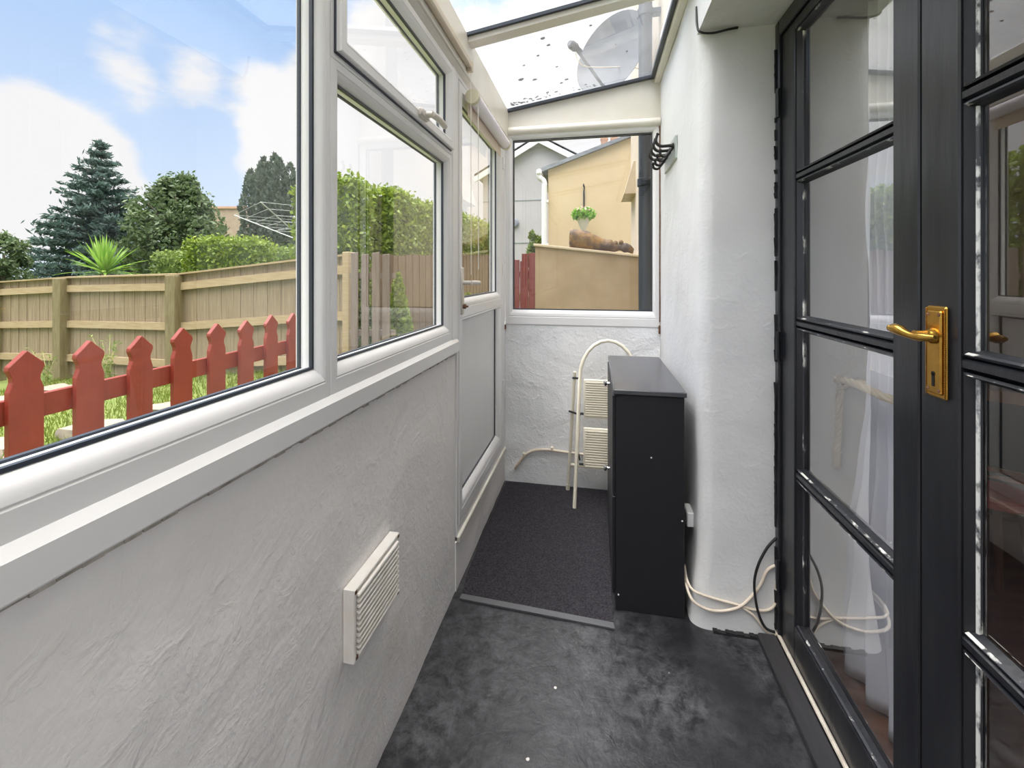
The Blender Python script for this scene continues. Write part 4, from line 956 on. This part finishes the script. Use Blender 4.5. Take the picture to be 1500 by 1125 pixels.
# strappy cordyline
co = thing('cordyline', (-9.3, 6.65, .6), 'spiky lime-green strappy plant rising above the panel fence', 'plant')
MB().tube([(0, 0, -1.0), (0, 0, .72)], [.06, .05], 8).build('stem', 'bark', co, local=True)
mb = MB()
for k in range(95):
    a = k * 2.39996; el = R(8 + 80 * random.random() ** .8); L_ = .55 + .35 * random.random(); wd_ = .020 + .012 * random.random(); pts = []
    for i in range(6):
        s = i / 5; r_ = L_ * s * math.cos(el); z = .70 + L_ * s * math.sin(el) - .22 * s * s * math.cos(el); pts.append(Vector((r_ * math.cos(a), r_ * math.sin(a), z)))
    sd_ = Vector((-math.sin(a), math.cos(a), 0)); vs = []
    for i, p in enumerate(pts): ww = wd_ * (1 - (i / 5) ** 2) * (.6 + .8 * min(1, i / 2)); vs += [p - sd_ * ww, p + Vector((0, 0, -.006)), p + sd_ * ww]
    fs = []
    for i in range(5):
        for j in range(2): fs.append((i * 3 + j, i * 3 + j + 1, (i + 1) * 3 + j + 1, (i + 1) * 3 + j))
    mb.add(vs, fs)
mb.build('leaves', 'strap_leaf', co, local=True, recalc=False)
# rotary clothes airer
ra = thing('rotary_airer', (-5.02, 6.80, -.1), 'grey rotary clothes airer with open arms beyond the panel fence', 'clothes airer')
MB().tube([(0, 0, -.2), (0, 0, 2.25)], .024, 12).build('mast', 'airer_grey', ra, 60, local=True)
MB().tube([(0, 0, 1.87), (0, 0, 1.99)], .045, 12).build('hub', 'airer_grey', ra, 60, local=True)
tips = []
for k in range(4):
    a = R(9 + 90 * k); tp = Vector((1.33 * math.cos(a), 1.33 * math.sin(a), 2.46)); tips.append(tp)
    MB().tube([(0, 0, 1.95), tp], .009, 8).build('arm', 'airer_grey', ra, 60, local=True)
    MB().tube([(0, 0, 2.24), Vector((0, 0, 1.95)).lerp(tp, .45)], .004, 6).build('stay', 'airer_grey', ra, 60, local=True)
ln = MB()
for s in (1, .86, .72, .58, .44):
    q = [Vector((0, 0, 1.95)).lerp(t_, s) for t_ in tips]
    for k in range(4): ln.tube([q[k], q[(k + 1) % 4]], .0032, 5)
ln.build('washing_line', 'airer_grey', ra, local=True)
# dark board fence and little conifer in front of the tall hedge
bf = thing('board_fence', (-3.7, 8, .2), 'brown vertical board fence in front of the tall bright hedge', 'fence')
pA, pB = Vector((-2.98, 5.45, 0)), Vector((-2.86, 12.9, 0)); d_ = (pB - pA).normalized(); Ld = (pB - pA).length
bb = MB(); s = 0
while s < Ld:
    o = .012 * (int(round(s / .13)) % 2); a = pA + d_ * s; c = pA + d_ * (s + .122); n_ = Vector((d_.y, -d_.x, 0)); q = [a + n_ * o, c + n_ * o, c + n_ * (o + .018), a + n_ * (o + .018)]; zt = 1.57 + .045 * s + .012 * math.sin(s * 7)
    bb.add([(p.x, p.y, .0) for p in q] + [(p.x, p.y, zt) for p in q], [(0, 1, 2, 3), (4, 5, 6, 7), (0, 1, 5, 4), (1, 2, 6, 5), (2, 3, 7, 6), (3, 0, 4, 7)]); s += .13
bb.build('board_panel', 'brown_board', bf)
for z in (.5, 1.35):
    MB().add([(p.x + o, p.y, z + h) for p in (pA, pB) for o in (-.06, .0) for h in (-.04, .04)], [(0, 1, 3, 2), (4, 5, 7, 6), (0, 1, 5, 4), (2, 3, 7, 6), (0, 2, 6, 4), (1, 3, 7, 5)]).build('rail', 'brown_board', bf)
def cone_shrub(loc, H, r, label):
    t = thing('dwarf_conifer', loc, label, 'shrub')
    MB().tube([(0, 0, -.05), (0, 0, H * .8)], [.025, .008], 7).build('trunk', 'bark', t, local=True)
    m = 3200; z = H * rng.random(m) ** 1.15; pr_ = r * (1 - z / H) ** .7 * np.minimum(1, z / (.12 * H) + .5); a = rng.random(m) * 6.283; k = .6 + .45 * rng.random(m)
    leafmesh(MB(), np.stack([pr_ * k * np.cos(a), pr_ * k * np.sin(a), z], 1), .075, .4, np.stack([np.cos(a) * .7, np.sin(a) * .7, np.ones(m)], 1)).build('foliage', 'lime_leaf', t, local=True, recalc=False)
cone_shrub((-2.50, 5.18, .2), 1.10, .23, 'small bright green conical conifer in front of the brown board fence')
cone_shrub((-2.30, 7.6, .2), .75, .34, 'low bright green bush beside the board fence, farther than the small conical conifer')

# ------------------------------------------------------------------ houses beyond
def wallbox(x0, x1, y0, y1, z0, z1): return MB().box(x0, x1, y0, y1, z0, z1)
# far bungalow with slate roof behind the trees
bg_ = thing('bungalow', (-26, 24, 0), 'distant bungalow with pale slate roof behind the spruce tree', 'building', rz=R(11))
MB().box(-5.0, 5.2, -3, 3, -.5, 3.0).build('wall', 'brick_tan', bg_, local=True)
MB().prism([(-5.6, -3.5, 2.9), (-5.6, 0, 5.5), (-5.6, 3.5, 2.9)], (8.3, 0, 0)).build('roof', 'slate_pale', bg_, local=True)
MB().prism([(2.7, -3.02, 2.9), (2.7, -3.02, 5.2), (5.2, -3.02, 5.2), (5.2, -3.02, 2.9)], (0, 5.5, 0)).build('brick_block', 'brick_tan', bg_, local=True)
MB().box(2.6, 5.3, -3.1, 2.6, 5.2, 5.32).build('coping', 'clay', bg_, local=True)
# grey gabled house
gh = thing('gabled_house', (-1.8, 14, 0), 'grey rendered house with white gable boards beyond the red boards', 'building')
MB().prism([(-3.7, 14, -.3), (.1, 14, -.3), (.1, 14, 4.64), (-1.8, 14, 5.70), (-3.7, 14, 4.64)], (0, 8, 0)).build('wall', 'grey_render', gh)
for sg in (-1, 1):
    a = Vector((-1.8, 13.8, 5.82)); e = Vector((-1.8 + sg * 2.15, 13.8, 5.82 - 2.15 * .56)); 
    MB().prism([a, e, e + Vector((0, 0, -.26)), a + Vector((0, 0, -.26))], (0, .06, 0)).build('barge_board', 'white_board', gh)
    MB().prism([a + Vector((0, 0, .02)), e + Vector((0, 0, .02)), e + Vector((0, 0, -.06)), a + Vector((0, 0, -.06))], (0, 8.4, 0)).build('roof', 'slate', gh)
for z in (2.35, 3.75): MB().box(-3.7, .1, 13.985, 14.0, z - .012, z + .012).build('render_joint', 'slate_pale', gh)
MB().lathe([(.14, 0), (.16, .03), (.12, .10), (0, .11)], (-2.62, 13.99, 3.0), (0, -1, 0), 12).build('wall_lamp', 'slate', gh, 40)
# yellow rendered building with a mono-pitch roof
yb_ = thing('yellow_outbuilding', (-.1, 6.5, .1), 'yellow rendered outbuilding with sloping slate roof edge beyond the tan wall', 'building')
MB().prism([(-.70, 6.5, -.1), (1.3, 6.5, -.1), (1.3, 6.5, 3.58), (-.70, 6.5, 2.89)], (0, 3.5, 0)).build('wall', 'yellow_render', yb_)
MB().prism([(-.80, 6.44, 2.845), (1.3, 6.44, 3.57), (1.3, 6.44, 3.62), (-.80, 6.44, 2.905)], (0, 3.7, 0)).build('roof', 'slate', yb_)
MB().box(-.87, -.79, 6.40, 10.1, 2.80, 2.88, .02).build('gutter', 'white_board', yb_)
dpw = MB().tube(bez([(-.83, 6.46, 2.82), (-.82, 6.46, 2.76), (-.755, 6.46, 2.68), (-.755, 6.46, 2.4), (-.755, 6.46, .2)], 5), .042, 12).build('drainpipe', 'white_board', yb_, 60)
for z in (2.4, 1.75): MB().box(-.80, -.69, 6.44, 6.502, z - .02, z + .02, .004).build('pipe_clip', 'white_board', yb_)
MB().box(.10, .66, 8.75, 9.25, 2.9, 3.72, .01).build('chimney_stack', 'brick_tan', yb_)
for x in (.18, .38, .58): MB().lathe([(.075, 0), (.085, .02), (.07, .06), (.065, .30), (.08, .32), (.08, .36)], (x, 9.0, 3.72), (0, 0, 1), 14).build('chimney_pot', 'clay', yb_, 40)
# tan garden wall, driftwood log on it
gw = thing('garden_wall', (-.1, 4.4, .1), 'tan rendered garden wall right outside the end window', 'wall')
MB().prism([(-.595, 4.3, -.1), (.415, 4.3, -.1), (.415, 4.3, 1.465), (-.595, 4.3, 1.585)], (0, .26, 0)).build('wall_body', 'tan_render', gw)
MB().prism([(-.61, 4.28, 1.586), (.418, 4.28, 1.466), (.418, 4.28, 1.490), (-.61, 4.28, 1.612)], (0, .30, 0), .004).build('coping', 'tan_cope', gw)
lg_ = thing('driftwood_log', (.05, 4.42, 1.54), 'knobbly brown driftwood log lying on the tan garden wall', 'log')
zt = lambda x: 1.612 - (x + .61) * .1187
pth = [(-.26, 4.40, zt(-.26) + .100), (-.20, 4.40, zt(-.2) + .100), (-.10, 4.41, zt(-.1) + .090), (0, 4.42, zt(0) + .070), (.10, 4.43, zt(.1) + .055), (.18, 4.43, zt(.18) + .058), (.26, 4.42, zt(.26) + .062), (.32, 4.41, zt(.32) + .060), (.37, 4.40, zt(.37) + .040)]
pp = bez(pth, 6); rr = []
for i, p in enumerate(pp):
    s = i / (len(pp) - 1); rr.append((.098 if s < .25 else .098 - .06 * min(1, (s - .25) / .45)) * (.45 if i == 0 else .82 if i == 1 else .94 if i == 2 else 1) + .012 * max(0, math.sin(s * 25)) * (s > .5) - .025 * max(0, (s - .9) / .1))
b = MB().tube(pp, rr, 16)
b.v = [(x + .006 * nz3(x, y, z, 14), y + .012 * nz3(x, y, z, 9), z + .010 * nz3(x + 5, y, z, 12)) for x, y, z in b.v]
b.build('trunk', 'driftwood', lg_, 60)
for (x, dz) in ((.10, .10), (.15, .12), (.20, .115), (.25, .13), (.30, .10), (.35, .045)):
    MB().lathe([(.024, -.02), (.022, .0), (.014, .014), (0, .018)], (x, 4.41, zt(x) + dz - .012), (.3 * math.sin(x * 40), -.2, 1), 10).build('knot', 'driftwood', lg_, 60)
# hanging basket on its bracket
bk = thing('basket_bracket', (-.165, 6.49, 2.3), 'dark iron bracket on the yellow wall above the hanging planter', 'bracket')
MB().tube([(-.165, 6.492, 2.30), (-.165, 6.492, 2.62)], .012, 8).build('back_bar', 'black_iron', bk, 60)
MB().tube(bez([(-.165, 6.49, 2.58), (-.165, 6.30, 2.60), (-.165, 6.20, 2.58), (-.165, 6.19, 2.55)], 5), .009, 8).build('arm', 'black_iron', bk, 60)
hbk = thing('hanging_planter', (-.165, 6.2, 1.88), 'pale cone-shaped hanging planter full of green leaves and flowers', 'planter')
MB().lathe([(.004, 0), (.058, .11), (.098, .22), (.102, .225), (.096, .225), (.045, .11)], (-.165, 6.2, 1.88), (0, 0, 1), 18).build('cone', 'cone_white', hbk, 60)
chn = MB()
for k in range(3): a = k * 2.094; chn.tube([(-.165 + .088 * math.cos(a), 6.2 + .088 * math.sin(a), 2.10), (-.165, 6.2, 2.55)], .0014, 5)
chn.build('hanging_chain', 'airer_grey', hbk)
q = rng.normal(size=(900, 3)); q /= np.linalg.norm(q, axis=1)[:, None]; q = q * (np.array([.165, .16, .095]) * (.55 + .5 * rng.random((900, 1)))) + np.array([-.165, 6.2, 2.155]); leafmesh(MB(), q, .055, .6).build('foliage', 'flower_leaf', hbk, recalc=False)
q = rng.normal(size=(70, 3)); q /= np.linalg.norm(q, axis=1)[:, None]; q[:, 2] = np.abs(q[:, 2]); q = q * np.array([.15, .15, .10]) + np.array([-.165, 6.2, 2.165]); leafmesh(MB(), q, .035, .9).build('flowers', 'petal', hbk, recalc=False)
# red board fence and shrub by the grey house
rfn = thing('red_board_fence', (-1.4, 6.1, .1), 'red-brown vertical board fence left of the tan garden wall', 'fence')
for (xa, xb, y, zt_) in ((-1.03, -.62, 6.05, 1.60), (-1.36, -1.035, 6.07, 1.50)):
    r_ = MB(); x = xa
    while x < xb - .01: r_.box(x, x + .092, y, y + .018, .05, zt_ + .01 * math.sin(x * 31), .002); x += .1
    r_.build('board_panel', 'red_board', rfn)
for z in (.5, 1.3): MB().box(-1.36, -.62, 6.089, 6.13, z - .04, z + .04).build('rail', 'red_board', rfn)
blob_tree('garden_shrub', (-.98, 7.0, .1), 2.0, .24, 'dim_leaf', 3200, .075, 'narrow green shrub between the grey house and the white drainpipe', 18, trunk=True, cat='shrub')

for o in list(bpy.data.objects):
    if '_minv' in o: del o['_minv']
